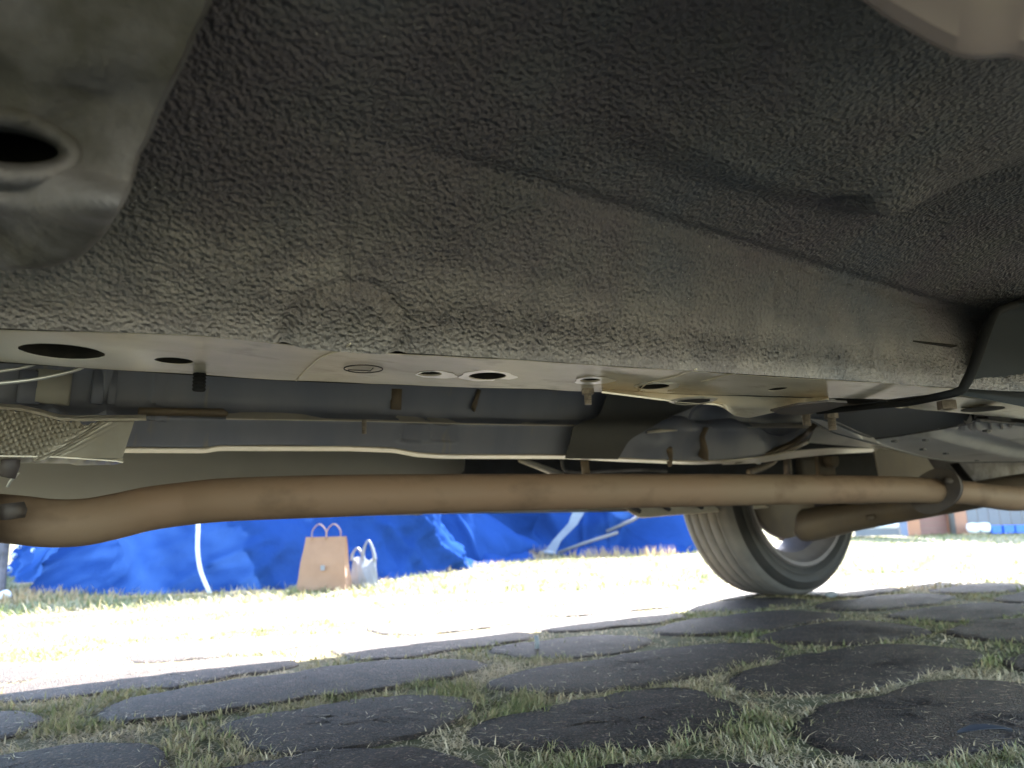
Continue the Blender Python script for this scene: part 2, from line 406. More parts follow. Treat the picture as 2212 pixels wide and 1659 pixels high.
# ---- grass
PAVA = np.array(PAV)
def in_paver(x, y, shrink):
    ins = np.zeros(len(x), bool)
    for P in PAV:
        dx, dy = x - P[0], y - P[1]
        k = (abs(dx) < P[2] * 1.1) & (abs(dy) < P[3] * 1.15)
        if not k.any(): continue
        th = np.arctan2(dy[k], dx[k]); c, s = abs(np.cos(th)), abs(np.sin(th)); e = 2.7
        r = 1 / ((c / P[2]) ** e + (s / P[3]) ** e) ** (1 / e)
        r = r * (1 + 0.06 * np.sin(3 * th + P[4]) + .045 * np.sin(5 * th + P[5]) + .02 * np.sin(11 * th + P[4] * 3))
        ins[np.where(k)[0]] |= np.hypot(dx[k], dy[k]) < r - shrink[k]
    return ins
def blades(n, r0, r1, length, width, seg, shr, loose=False):
    a = rng.uniform(math.radians(-8), math.radians(79), n); r = np.sqrt(rng.uniform(r0 ** 2, r1 ** 2, n))
    x, y = r * np.sin(a), r * np.cos(a)
    k = ~in_paver(x, y, rng.exponential(shr, n))
    if loose: k = ~k
    x, y = x[k], y[k]; n = len(x)
    P3 = np.stack([x, y, np.zeros(n)], 1)
    patch = fbm(P3, 7, 3, 11)                       # green and straw patches
    clump = fbm(P3, 30, 2, 31)
    keep = rng.random(n) < np.clip(.8 + 1.5 * clump, .1, 1); x, y, patch, P3 = x[keep], y[keep], patch[keep], P3[keep]; n = len(x)
    dry = np.clip((.76 if r1 < 2 else .62 if r1 < 3 else .28) + .5 * patch + rng.normal(0, .2, n), 0, 1)
    L = length * rng.uniform(.55, 1.35, n); Wd = width * rng.uniform(.7, 1.3, n)
    lean = np.clip(rng.normal(1.12, .33, n) + .5 * (dry > .5), .2, 1.8)      # dry blades lie down
    if loose: lean[:] = rng.uniform(1.25, 1.5, n) / .8; dry = np.clip(dry + .3, 0, 1)
    az = rng.uniform(0, 2 * math.pi, n)
    d = np.stack([np.cos(az), np.sin(az)], 1); w = np.stack([-d[:, 1], d[:, 0]], 1)
    pos = np.stack([x, y, np.full(n, .0012 if loose else -.008)], 1)

    rows_ = []
    for i in range(seg + 1):
        t = i / seg; le = np.full(n, 1.53) if loose else lean * (.35 + .9 * t)
        if i:
            st = L / seg
            pos = pos + np.stack([d[:, 0] * np.sin(le) * st, d[:, 1] * np.sin(le) * st, np.cos(le) * st], 1)
        hw = (Wd * (1 - t) ** .6 / 2)[:, None]
        if i < seg:
            rows_.append(pos - np.hstack([w * hw, np.zeros((n, 1))])); rows_.append(pos + np.hstack([w * hw, np.zeros((n, 1))]))
        else: rows_.append(pos.copy())
    m_ = len(rows_); V = np.stack(rows_, 1).reshape(-1, 3)
    base = (np.arange(n) * m_)[:, None]; T = []
    for i in range(seg - 1):
        T.append(base + [2 * i, 2 * i + 1, 2 * i + 3]); T.append(base + [2 * i, 2 * i + 3, 2 * i + 2])
    T.append(base + [2 * seg - 2, 2 * seg - 1, 2 * seg])
    return V, np.concatenate(T, 0), np.repeat(dry, m_)
sets = [blades(380000, .5, 1.35, .015, .0020, 3, .016), blades(300000, 1.35, 2.7, .016, .003, 2, .016),
        blades(170000, 2.7, 5.2, .04, .0045, 2, .01), blades(170000, 5.2, 14, .05, .011, 1, .01), blades(2600, .5, 1.5, .012, .0013, 2, .0, True)]
V = np.concatenate([s[0] for s in sets]); offs = np.cumsum([0] + [len(s[0]) for s in sets[:-1]])
T = np.concatenate([s[1] + o for s, o in zip(sets, offs)]); tint = np.concatenate([s[2] for s in sets])
me = bpy.data.meshes.new('grass')
me.vertices.add(len(V)); me.vertices.foreach_set('co', V.ravel().astype(np.float32))
me.loops.add(len(T) * 3); me.loops.foreach_set('vertex_index', T.ravel().astype(np.int32))
me.polygons.add(len(T)); me.polygons.foreach_set('loop_start', np.arange(0, len(T) * 3, 3, dtype=np.int32))
me.update(calc_edges=True)
a_ = me.attributes.new('tint', 'FLOAT', 'POINT'); a_.data.foreach_set('value', tint.astype(np.float32))
me.materials.append(GRASS)
go = bpy.data.objects.new('grass', me); COL.objects.link(go)
tag(go, 'short half dry lawn grass growing between the pavers and out to the tents', 'grass', kind='stuff')


# ================================================================== THE CAR (seen from below)
CAR = empty('parked_car', (1.2, .75, 0), 'parked car seen from underneath, with a tan exhaust pipe and grey floor over the pavers', 'car')
def attr(o, name, vals):
    a = o.data.attributes.new(name, 'FLOAT', 'POINT'); a.data.foreach_set('value', np.asarray(vals, np.float32).ravel())
def seg_dist(P, A, B):
    A, B = np.array(A), np.array(B); t = np.clip(((P - A) @ (B - A)) / ((B - A) @ (B - A)), 0, 1)[:, None]
    return np.linalg.norm(P - (A + t * (B - A)), axis=1)
def line_dist(P, pts):
    return np.min([seg_dist(P, a, b) for a, b in zip(pts[:-1], pts[1:])], axis=0)

# ---- near floor pan: wall of the near rail, crease, ceiling with a pressed dome
NEAR = [(-600, 700), (0, 710), (400, 722), (737, 755), (1100, 775), (1474, 800), (1808, 820), (2050, 838), (2300, 850)]
CREASE = [(757, 300), (1250, 440), (1700, 560), (2140, 665), (2700, 790)]
xs = np.concatenate([np.linspace(-1500, 0, 50, endpoint=False), np.linspace(0, 2620, 420)])
r0 = row(xs, NEAR, ('Z', .3282), 25)
c = interp_row(CREASE, xs); X2 = np.array([atZ(x, y, .41)[0] for x, y in zip(xs, c)])
k = xs < 757
x_at, sl = X2[~k][0], (r0[~k][0, 0])
X2[k] = r0[k, 0] - (r0[~k][0, 0] - X2[~k][0]) * sstep(-300, 757, xs[k])
one = np.ones_like(xs)
r2 = np.stack([X2, .33 * one, .41 * one], 1)
left = sstep(780, 250, xs)[:, None]
r3 = np.stack([X2, .255 * one, .437 * one + .0 * xs], 1)
r4 = np.stack([X2, .17 * one, .452 * one], 1)
r5 = np.stack([X2, .0 * one, .462 * one], 1)
r6 = np.stack([X2, -.26 * one, .455 * one], 1)
wd = np.clip(r0[:, 1] - .33, 0, .2)
r1 = r0 + (r2 - r0) * .5 + np.stack([0 * one, .004 + .03 * wd, .002 + .02 * wd], 1)
rb = r0 + (r1 - r0) * .12 + np.stack([0 * one, .002 * one, .0005 * one], 1)
G = cross([r0, rb, r1, r2, r3, r4, r5, r6], [4, 46, 50, 60, 50, 40, 12])
Gs = smooth_rows(G, it=40)
G = smooth_rows(G, it=4); G = G * (1 - .8 * left[None]) + Gs * .8 * left[None]
P = G.reshape(-1, 3); Nn = normals_grid(G).reshape(-1, 3)
Nn *= np.sign(np.sum((EYE - P) * Nn, 1))[:, None]            # towards the viewer's side (down)
X_, Y_, Z_ = P.T
def on_pan(x, y):                                             # nearest pan vertex on a sight line
    r = ray(x, y); r = r / np.linalg.norm(r); q = P - EYE; t = q @ r
    return P[np.argmin(np.linalg.norm(q - t[:, None] * r, axis=1))]
d = .0006 * fbm(P, 18, 2, 3) + .00035 * fbm(P, 110, 2, 9)
# dome pressed down from the ceiling, with its drain dimple
rim = np.array([on_pan(x, y) for x, y in [(1130, -40), (1180, 120), (1270, 255), (1420, 340), (1600, 398), (1760, 432), (1860, 446), (1960, 436), (2060, 412), (2200, 380), (2420, 340), (2600, 300)]])
poly = rim[:, :2]; cen = np.array([poly[:, 0].mean(), poly[:, 1].min() - .10])
def inside_dist(px, py):
    best = np.full(len(px), 9.0); Q = np.stack([px, py, 0 * px], 1)
    pp = np.hstack([poly, np.zeros((len(poly), 1))]); best = line_dist(Q, pp)
    allp = np.vstack([poly, [[poly[-1, 0], -.6], [poly[0, 0], -.6]]]); ins = np.zeros(len(px), bool); j = len(allp) - 1
    for i in range(len(allp)):
        xi, yi = allp[i]; xj, yj = allp[j]
        ins ^= ((yi > py) != (yj > py)) & (px < (xj - xi) * (py - yi) / (yj - yi + 1e-12) + xi); j = i
    return np.where(ins, best, -best)
near_ = (Y_ < .36)
sd = np.full(len(P), -1.0); sd[near_] = inside_dist(X_[near_], Y_[near_])
wl_ = sstep(on_pan(1150, 240)[0], on_pan(1520, 375)[0], X_)
d += wl_ * (.014 * sstep(-.012, .024, sd) + .006 * sstep(.01, .08, sd))
dm = on_pan(1850, 398); q = np.linalg.norm((P - dm) * [1, 1.3, 1], axis=1)
d += -.013 * np.exp(-(np.linalg.norm((P - on_pan(1806, 402)) * [1.1, .55, 1], axis=1) / .0075) ** 2)
d += .012 * np.exp(-(np.linalg.norm((P - on_pan(1900, 385)) * [.7, 1.1, 1], axis=1) / .023) ** 2)
# recess right of the dome
d -= .013 * sstep(.0, .07, X_ - on_pan(2075, 300)[0]) * sstep(-.004, .016, sd)
# stamped half round on the rail wall and small cracks in the sealant
cc = on_pan(748, 722); rr = np.linalg.norm(P - cc, axis=1)
d += .0042 * sstep(.036, .026, rr) - .0028 * np.exp(-((rr - .037) / .0035) ** 2)
for pts, w_, h_ in (([(1688, 588), (1676, 620), (1673, 655), (1680, 690)], .0016, .0035), ([(1748, 650), (1750, 690)], .0015, .0012),
                    ([(1700, 622), (1722, 635)], .0015, .0012), ([(757, 300), (757, 470), (757, 620)], .0016, -.0008)):
    d -= h_ * np.exp(-(line_dist(P, [on_pan(x, y) for x, y in pts]) / w_) ** 2)
# lump of thick sealant low on the wall: vertical runs
cfade = sstep(on_pan(760, 302)[0] - .02, on_pan(1100, 398)[0], X_)
d -= cfade * .003 * np.exp(-(np.hypot(Y_ - .328, Z_ - .411) / .006) ** 2)
low = np.exp(-((Z_ - .347) / .010) ** 2) * (Y_ > .3) * sstep(.1, .2, X_)
d += low * .0011 * vnoise(P * [1, 1, .22], 300, 17)
d += .0016 * fbm(P, 16, 3, 41) * sstep(.16, .02, X_)
PAN0 = P; scr = [on_pan(757, y_) for y_ in range(315, 640, 36)]
floor_pan = obj('floor_pan', (G.reshape(-1, 3) + Nn * d[:, None]), grid_faces(*G.shape[:2]), COAT, CAR)
attr(floor_pan, 'dust_and_light', np.clip(sstep(.24, .06, X_) * sstep(.392, .365, Z_) + .5 * np.exp(-((Z_ - .334) / .004) ** 2) + (.20 + .80 * sstep(.404, .336, Z_)) * sstep(.420, .402, Z_) * sstep(.05, .2, X_) + .42 * wl_ * sstep(-.005, .03, sd), 0, 1))  # dusty left end; light painted in as paler lower wall and dome
attr(floor_pan, 'relief', np.clip(.75 + .4 * sstep(-.3, .5, fbm(P, 9, 2, 77)) + .8 * low - .35 * sstep(.75, 1.0, X_), .1, 1.8))

tube('pale_scratch', [q_ + (EYE - q_) / np.linalg.norm(EYE - q_) * .0022 for q_ in scr], .00028, GREYPANEL, floor_pan, n=5, cat=4)

# ---- near frame rail: flat bottom with real holes
FAR = [(-600, 752), (0, 781), (630, 822), (1276, 844), (1474, 850), (1918, 863)]
ZR = .33
HOLES = [(135, 759, 82), (376, 778, 39), (928, 806, 26), (1053, 811, 40), (1275, 820, 22), (1412, 834, 33), (1680, 840, 20)]
top = [atZ(x, y + 1, ZR) for x, y in zip(np.linspace(-600, 2070, 120), smooth1(interp_row(NEAR, np.linspace(-600, 2070, 120)), 9))]
bot = [atZ(x, y, ZR) for x, y in zip(np.linspace(-600, 1915, 110), smooth1(interp_row(FAR, np.linspace(-600, 1915, 110)), 9))]
outline = [tuple(p[:2]) for p in top] + [tuple(atZ(2078, 842, ZR)[:2])] + [tuple(p[:2]) for p in bot[::-1]]
hc = []
for x, y, rx in HOLES:
    p = atZ(x, y, ZR); dd = (p - EYE) @ Fv; hc.append((p[0], p[1], rx * dd / FPX))
pts = list(outline); edges = [(i, (i + 1) % len(pts)) for i in range(len(pts))]
for hx, hy, hr in hc:
    b0 = len(pts); n = 40
    for k in range(n):
        a = 2 * math.pi * k / n; pts.append((hx + hr * math.cos(a) * (1 + random.uniform(-.015, .015)), hy + hr * math.sin(a)))
    edges += [(b0 + k, b0 + (k + 1) % n) for k in range(n)]
ox = np.array(outline)
for gx_ in np.arange(-.05, .78, .007):
    for gy_ in np.arange(.3, .66, .007):
        if all(math.hypot(gx_ - h[0], gy_ - h[1]) > h[2] + .003 for h in hc): pts.append((gx_ + random.uniform(-.001, .001), gy_ + random.uniform(-.001, .001)))
res = delaunay_2d_cdt([Vector(p) for p in pts], edges, [], 0, 1e-6)
def pin(poly, x, y):
    ins = False; j = len(poly) - 1
    for i in range(len(poly)):
        xi, yi = poly[i]; xj, yj = poly[j]
        if (yi > y) != (yj > y) and x < (xj - xi) * (y - yi) / (yj - yi) + xi: ins = not ins
        j = i
    return ins
V = [(v.x, v.y, ZR) for v in res[0]]; Fc = []
for f in res[2]:
    mx_, my_ = np.mean([V[i][:2] for i in f], axis=0)
    if pin(outline, mx_, my_) and not any(math.hypot(mx_ - h[0], my_ - h[1]) < h[2] * .99 for h in hc): Fc.append(tuple(f))
V = np.array(V); V[:, 2] += .0007 * fbm(V, 18, 2, 5)
# white tone round the first hole fades into the paint
RM = RAIL.copy(); RM.name = 'rail_paint_whitened'
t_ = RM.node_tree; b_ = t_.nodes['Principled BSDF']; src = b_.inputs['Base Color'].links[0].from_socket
at1 = t_.nodes.new('ShaderNodeAttribute'); at1.attribute_name = 'whiten'
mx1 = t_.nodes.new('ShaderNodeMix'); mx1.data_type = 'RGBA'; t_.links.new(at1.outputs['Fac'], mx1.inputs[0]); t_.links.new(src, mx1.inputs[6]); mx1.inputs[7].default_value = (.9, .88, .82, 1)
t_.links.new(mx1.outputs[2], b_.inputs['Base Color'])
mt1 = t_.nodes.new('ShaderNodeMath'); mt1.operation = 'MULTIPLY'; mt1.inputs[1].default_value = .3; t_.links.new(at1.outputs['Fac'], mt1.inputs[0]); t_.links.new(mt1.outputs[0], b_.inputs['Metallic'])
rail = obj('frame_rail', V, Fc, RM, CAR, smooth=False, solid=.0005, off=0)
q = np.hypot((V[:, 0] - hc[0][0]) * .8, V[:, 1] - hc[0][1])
attr(rail, 'whiten', np.clip(sstep(.062, .028, q) + .25 * fbm(V, 60, 2, 2) * (q < .06), 0, 1))
def ring(name, h, k0, k1, z, mat, parent, shift=(0, 0), st=1.0, seed=0):
    n = 48; V = []
    for kk, s in ((k0, 0), (k1, 1)):
        for i in range(n):
            a = 2 * math.pi * i / n; w = 1 + (.08 * math.sin(3 * a + seed) + .05 * math.sin(7 * a + 2 * seed)) * s
            V.append((h[0] + h[2] * kk * w * math.cos(a) * (st if s else 1) + shift[0] * s, h[1] + h[2] * kk * w * math.sin(a) + shift[1] * s, z))
    return obj(name, V, grid_faces(2, n, True), mat, parent, smooth=False, solid=.0002)
ring('bare_rim', hc[2], 1.02, 1.35, ZR - .0006, WHITE, rail, (.007, .001), 1.3, 1)
ring('bare_rim', hc[3], 1.02, 1.38, ZR - .0006, WHITE, rail, (0, 0), 1.15, 2)
ring('bare_rim', hc[4], 1.02, 1.8, ZR - .0006, WHITE, rail, (.004, 0), 1.15, 3)
ring('bare_rim', hc[5], 1.02, 1.6, ZR - .0006, WHITE, rail, (.012, -.002), 1.5, 4)
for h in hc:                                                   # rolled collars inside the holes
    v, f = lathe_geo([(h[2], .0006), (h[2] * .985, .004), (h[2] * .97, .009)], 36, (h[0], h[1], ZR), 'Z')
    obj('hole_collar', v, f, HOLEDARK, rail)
# inside of the box section, closed on its far side
in_top = np.array(top)[::6] + [0, -.004, .034]; in_bot = np.array(bot + [bot[-1] + [.05, -.04, 0]] * 2)[::6][:len(in_top)]
n_ = min(len(in_top), len(in_bot)); in_top = np.array([top[int(i)] for i in np.linspace(0, len(top) - 1, 40)]); in_bot = np.array([bot[int(i)] for i in np.linspace(0, len(bot) - 1, 40)])
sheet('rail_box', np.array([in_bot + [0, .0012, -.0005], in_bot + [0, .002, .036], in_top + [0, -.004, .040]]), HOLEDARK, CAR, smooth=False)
# scribed circle with its tick, seam of the lap joint
def line_on(name, pts, z, r, mat, parent, cat_=6):
    return tube(name, [atZ(x, y, z) for x, y in pts], r, mat, parent, n=6, cat=cat_)
p = atZ(785, 797, ZR - .0012); rr_ = 41 * ((p - EYE) @ Fv) / FPX
tube('scribed_ring', [p + [rr_ * math.cos(a), rr_ * math.sin(a), 0] for a in np.linspace(0, 2 * math.pi, 40)], .00045, HOLEDARK, rail, n=5)
line_on('scribed_tick', [(752, 799), (800, 801), (806, 795)], ZR - .0012, .0004, HOLEDARK, rail, 0)
for pts_ in ([(757, 742), (735, 757), (690, 775), (640, 822)], [(1505, 797), (1455, 815), (1400, 828), (1378, 846)], [(1590, 806), (1560, 813), (1515, 824)]):
    line_on('lap_seam', pts_, ZR - .001, .0006, RAIL, rail)
v, f = bolt_geo(atZ(440, 812, .326) + [0, .012, .008], .0001, .001, .0048, .016); obj('weld_stud', v, f, RUBBER, rail, smooth=False)
pb = atZ(1283, 846, .326) + [0, .008, .004]
v1, f1 = bolt_geo(pb, .0055, .005, .0034, .009)
v2, f2 = box_geo(pb + [-.006, 0, .003], (.018, .010, .004)); v, f = merge([(v1, f1), (v2, f2)]); obj('bolt', v, f, BOLT, rail, smooth=False)

# ---- tunnel: roof, stepped far wall and its flange
xt = np.linspace(-500, 1790, 240)
LEDGE = [(-300, 872), (0, 876), (320, 879), (490, 883), (790, 893), (1000, 905), (1200, 909), (1500, 914), (1790, 915)]
LEDH = [(-300, 20), (500, 21), (790, 16), (1000, 10), (1790, 8)]
FOOT = [(-500, 966), (270, 965), (450, 966), (464, 961), (750, 962), (850, 966), (900, 976), (960, 980), (1220, 981), (1340, 988), (1500, 995), (1620, 990), (1700, 972), (1760, 940), (1790, 925)]
t1 = row(xt, LEDGE, ('Y', .88)); t2 = row(xt, [(x, y + float(np.interp(x, *zip(*LEDH)))) for x, y in LEDGE], ('Y', .855))
t3 = row(xt, FOOT, ('Y', .87), 3)
t0 = t1.copy(); t0[:, 2] = .50; t0[:, 1] = .84
tr = t0.copy(); tr[:, 1] = .62; tr[:, 2] = .53
te = t0.copy(); te[:, 1] = .47; te[:, 2] = .42
G = cross([tr, t0, t1, t2, t3], [6, 22, 5, 26])
G = smooth_rows(G, it=2)
P = G.reshape(-1, 3); Nn = normals_grid(G).reshape(-1, 3); Nn *= np.sign(np.sum((EYE - P) * Nn, 1))[:, None]
d = .0012 * fbm(P, 14, 2, 21)
def at_wall(x, y, Y=.862): return atY(x, y, Y)
for x0, x1 in ((866, 918), (932, 980)):                          # two pressed pockets
    a, b2 = at_wall(x0, 925), at_wall(x1, 955)
    ins = sstep(a[0] - .004, a[0] + .004, X_ if False else P[:, 0]) * sstep(b2[0] + .004, b2[0] - .004, P[:, 0]) * sstep(b2[2] - .003, b2[2] + .002, P[:, 2]) * sstep(t2[:, 2].max() + .01, t2[:, 2].min(), P[:, 2])
    d -= .006 * ins
for xr in (112, 225, 330):                                       # stiffening ribs at the left
    a = atY(xr, 850, .88); d += .006 * np.exp(-((P[:, 0] - a[0]) / .006) ** 2) * (P[:, 2] > t1[:, 2].min())
for (xr, yr, w_, h_) in ((1450, 900, .05, .02), (1560, 900, .04, .022), (1680, 930, .05, -.02), (1400, 960, .03, .012)):
    a = atY(xr, yr, .87); d += h_ * np.exp(-(np.linalg.norm((P - a) * [1, .4, 1.4], axis=1) / w_) ** 2)
obj('tunnel_wall', P + Nn * d[:, None], grid_faces(*G.shape[:2]), TUNNEL, CAR, solid=.0015)
roof = np.array([tr, (tr + te) / 2 + [0, 0, .02], te]); sheet('tunnel_roof', roof, TUNNEL, CAR)
# downward ledge strip and the flange, both coloured lighter for light from below
sheet('tunnel_ledge', np.array([t1[103:] + [0, -.002, -.0015], t2[103:] + [0, -.003, -.001]]), TUNNEL_HI, CAR, .001)
t4 = row(xt, [(x, y + (11 if x < 1200 else 8)) for x, y in FOOT], ('Y', .915), 3)
t4[:, 2] = t3[:, 2] - .0015
t4u = t4 + [0, .003, .018]
sheet('tunnel_flange', np.array([t3 + [0, -.001, -.002], (t3 + t4) / 2 + [0, 0, -.0018], t4, t4u])[:, 60:], FLANGEP, CAR, .0014)
for x in (290, 1000, 1480): 
    p = atY(x, 972 if x < 900 else 991, .89); 
for xr, w_, m_ in ((110, .016, OLIVE), (208, .006, TUNNEL), (240, .004, TUNNEL), (60, .010, TUNNEL)):
    tube('stiffener', [atY(xr + 8, 800, .868), atY(xr + 4, 840, .870), atY(xr, 872, .868)], w_, m_, CAR, n=10, flat=.35)
tube('rail_end', [atY(300, 889, .845), atY(400, 890, .845), atY(480, 892, .845), atY(490, 896, .845)], [.007, .007, .008, .005], FLANGE, CAR, n=10, flat=.6)
for x0, y0, x1, y1 in ((857, 840, 855, 884), (1036, 842, 1022, 884)):   # rusty spacers
    tube('rusty_spacer', [atY(x0, y0, .868), atY((x0 + x1) / 2, (y0 + y1) / 2, .872), atY(x1, y1, .87)], .007, FLANGE, CAR, n=8, flat=.35)
v, f = bolt_geo(atY(787, 905, .84) + [0, 0, 0], .0001, .001, .003, .017); obj('weld_stud', v, f, BOLT, CAR, smooth=False)
# sealed black patch on the tunnel end
pxs = np.linspace(0, 1, 30)
def prow(a, b_, y0, y1, pl): return np.array([at(a + (b_ - a) * t, y0 + (y1 - y0) * t, pl) for t in pxs])
G = cross([prow(1312, 1520, 850, 862, ('Y', .842)), prow(1300, 1490, 885, 884, ('Y', .848)), prow(1290, 1452, 903, 898, ('Y', .846)), prow(1238, 1420, 918, 915, ('Y', .838)), prow(1232, 1358, 950, 950, ('Y', .842)), prow(1221, 1334, 990, 992, ('Y', .852))], [5, 4, 4, 8, 8])
G = smooth_rows(G, it=3); sheet('sealed_patch', G, PATCH, CAR, .002)
# second beige plate beyond the rail, scalloped
xp = np.linspace(1300, 1790, 120)
u0 = row(xp, [(1300, 838), (1790, 855)], ('Z', .333)); u1 = row(xp, [(1300, 846), (1346, 852), (1459, 866), (1540, 872), (1690, 881), (1720, 880), (1762, 868), (1790, 862)], ('Z', .324), 5)
u2 = row(xp, [(1300, 847), (1459, 867), (1540, 873), (1556, 875), (1584, 896), (1616, 902), (1660, 892), (1700, 886), (1735, 878), (1766, 868), (1790, 862)], ('Z', .320), 5)
sheet('cross_member', cross([u0, u1, u2], [4, 6]), RAIL, CAR)
p = atZ(1497, 860, .3225); v, f = lathe_geo([(.0145, .0), (.017, -.0015), (.021, .0)], 32, p + [0, 0, -.002], 'Z'); obj('hole_collar', v, f, RAIL, CAR)
v, f = lathe_geo([(.0001, -.0012), (.0145, -.0012)], 32, p + [0, 0, -.0015], 'Z'); obj('drain_hole', v, f, HOLEDARK, CAR)
# arched bead, drips and clips around the tunnel end
tube('arched_bead', [atY(1488, 905, .83), atY(1500, 885, .82), atY(1528, 872, .8), atY(1560, 876, .8), atY(1590, 897, .8)], .003, TUNNEL, CAR, n=8, cat=6)
tube('rusty_drip', [atY(1522, 925, .85), atY(1517, 945, .85), atY(1521, 970, .85), atY(1519, 988, .86)], [.009, .006, .008, .011], FLANGE, CAR, n=10, flat=.4, cat=5)
tube('rusty_tab', [atY(1442, 968, .86), atY(1446, 990, .87), atY(1447, 1008, .87)], [.008, .006, .003], FLANGE, CAR, n=8, flat=.5, cat=4)
tube('bright_tab', [atY(1398, 934, .85), atY(1425, 931, .84), atY(1462, 930, .84)], [.003, .006, .002], TUNNEL_HI, CAR, n=8, flat=.5, cat=4)
tube('brace_strip', [atY(1590, 996, .9), atY(1650, 982, .88), atY(1705, 960, .86), atY(1740, 938, .82), atY(1756, 922, .78)], .012, FLANGE, CAR, n=10, flat=.4, cat=8)
xq = np.linspace(0, 1, 20)
def poly_sheet(name, top_, bot_, pt, pb_, mat, n=24, solid=.002, parent=CAR, sub=4, **k):
    a = np.linspace(0, 1, n)
    def rs(poly, pl):
        q = np.array(poly, float); s = np.concatenate([[0], np.cumsum(np.linalg.norm(np.diff(q, axis=0), axis=1))]); s /= s[-1]
        return np.array([at(np.interp(t, s, q[:, 0]), np.interp(t, s, q[:, 1]), pl) for t in a])
    return sheet(name, cross([rs(top_, pt), rs(bot_, pb_)], [sub]), mat, parent, solid, **k)
poly_sheet('tank_strap', [(1762, 922), (1800, 934), (1880, 952), (1975, 972)], [(1745, 955), (1800, 960), (1880, 966), (1975, 976)], ('Y', .80), ('Y', .84), TUNNEL_HI)
poly_sheet('tank_strap', [(1560, 996), (1640, 988), (1720, 974), (1800, 968), (1895, 968)], [(1560, 1003), (1640, 999), (1720, 988), (1800, 980), (1895, 975)], ('Y', .86), ('Y', .93), TUNNEL_HI)
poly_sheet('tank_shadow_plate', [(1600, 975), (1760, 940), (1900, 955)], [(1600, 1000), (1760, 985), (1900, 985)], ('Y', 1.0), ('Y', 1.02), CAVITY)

# ---- heat shield at the left, pressed with dimples
xh = np.linspace(-260, 316, 200)
HT = [(-260, 868), (0, 873), (45, 876), (80, 884), (130, 897), (170, 899), (316, 897)]
h0 = row(xh, HT, ('Y', .74)); h1 = row(xh, [(x, y + 11) for x, y in HT], ('Y', .71))
end = np.interp(xh, [-260, 260, 316], [1, 1, .0])
body = xh[xh <= 290]; nb = len(body)
b0_ = row(body, [(x, y + 12) for x, y in HT], ('Y', .715)); b1_ = row(body, [(-260, 985), (0, 986), (290, 990)], ('Y', .735))
for i, x in enumerate(body):                                    # slanted right end
    if x > 255: 
        t = (x - 255) / 35; b1_[i] = at(255 + 9 * t, 989 + t, ('Y', .735)); 
G = cross([b0_, b1_], [60]); P = G.reshape(-1, 3); Nn = normals_grid(G).reshape(-1, 3); Nn *= np.sign(np.sum((EYE - P) * Nn, 1))[:, None]
jj = np.tile(np.arange(nb), G.shape[0]); ii = np.repeat(np.arange(G.shape[0]), nb); pxx = body[jj]; pyy = 900 + ii * 1.45
fan = pxx > 185 - (pyy - 900) * 1.25
dim = np.cos((pxx + .5 * pyy) * 2 * math.pi / 17) * np.cos((pyy * 1.0 - .25 * pxx) * 2 * math.pi / 15)
ribs = np.sin((pxx * .55 + pyy) * 2 * math.pi / 11) * np.exp(-((pxx - (205 - (pyy - 900) * 1.25)) / 28) ** 2)
d = np.where(fan, .0022 * ribs, .0036 * dim) + .006 * np.exp(-((pxx - (190 - (pyy - 900) * 1.25)) / 16.) ** 2)
shield = obj('heat_shield', P + Nn * d[:, None], grid_faces(*G.shape[:2]), FOIL, CAR, solid=.001)
sheet('upper_flange', np.array([h0, (h0 + h1) / 2 + [0, 0, -.0015], h1, h1 + [0, .004, .002]]), TUNNEL_HI, shield, .0012)
xl = np.linspace(-260, 266, 120)
l0 = row(xl, [(-260, 984), (0, 985), (120, 987), (250, 996), (266, 999)], ('Y', .73)); l1 = row(xl, [(-260, 998), (0, 999), (150, 1000), (165, 1004), (240, 1003), (266, 999.5)], ('Y', .775))
G = cross([l0, l1, l1 + [0, .002, .004]], [5, 1]); G[1:5, :, 2] += (.0008 * np.sin(xl / 5.))[None] * (xl > 60)
sheet('lower_flange', G, TUNNEL_HI, shield, .0012)

# ---- exhaust
pc = [(-330, 1120, 100), (-150, 1120, 100), (-40, 1117, 102), (40, 1123, 104), (110, 1130, 103), (180, 1128, 101), (250, 1115, 98), (320, 1099, 95), (400, 1088, 93), (500, 1079, 93), (700, 1072, 91), (900, 1067, 85), (1100, 1063.5, 79.5), (1300, 1061, 75), (1500, 1059, 70.5), (1700, 1057.5, 65), (1850, 1057, 60), (1960, 1058, 56), (2020, 1061, 54)]
D_PIPE = .0475
PP = [atD(x, y, D_PIPE * FPX / w) for x, y, w in pc]
pipe = tube('exhaust_pipe', PP, D_PIPE / 2, PIPE, CAR, n=40, cat=8)
for i_, f_ in ((15, .6),):
    a0_, b0_w = np.array(PP[i_]), np.array(PP[i_ + 1]); c0_ = a0_ + (b0_w - a0_) * f_; t0_ = (b0_w - a0_) / np.linalg.norm(b0_w - a0_)
    uu_ = np.cross([0, 0, 1], t0_); uu_ /= np.linalg.norm(uu_); ww_ = np.cross(t0_, uu_)
    tube('weld_bead', [c0_ + (uu_ * math.cos(q) + ww_ * math.sin(q)) * (D_PIPE / 2 + .0002 + .0004 * math.sin(7 * q)) for q in np.linspace(0, 2 * math.pi, 50)], .0005, PIPE, pipe, n=6)
e = np.array(PP[-1]); ax = np.array(PP[-1]) - np.array(PP[-3]); ax /= np.linalg.norm(ax)
tail = [e, e + ax * .05, e + ax * .13 + [0, 0, -.002], e + ax * .22 + [0, .0, -.008], e + ax * .32 + [0, -.01, -.012], e + ax * .45 + [0, -.01, -.002], e + ax * .7 + [0, 0, .02]]
tube('tail_pipe', tail, [.019, .023, .0235, .026, .026, .024], PIPE, CAR, n=32, cat=8)
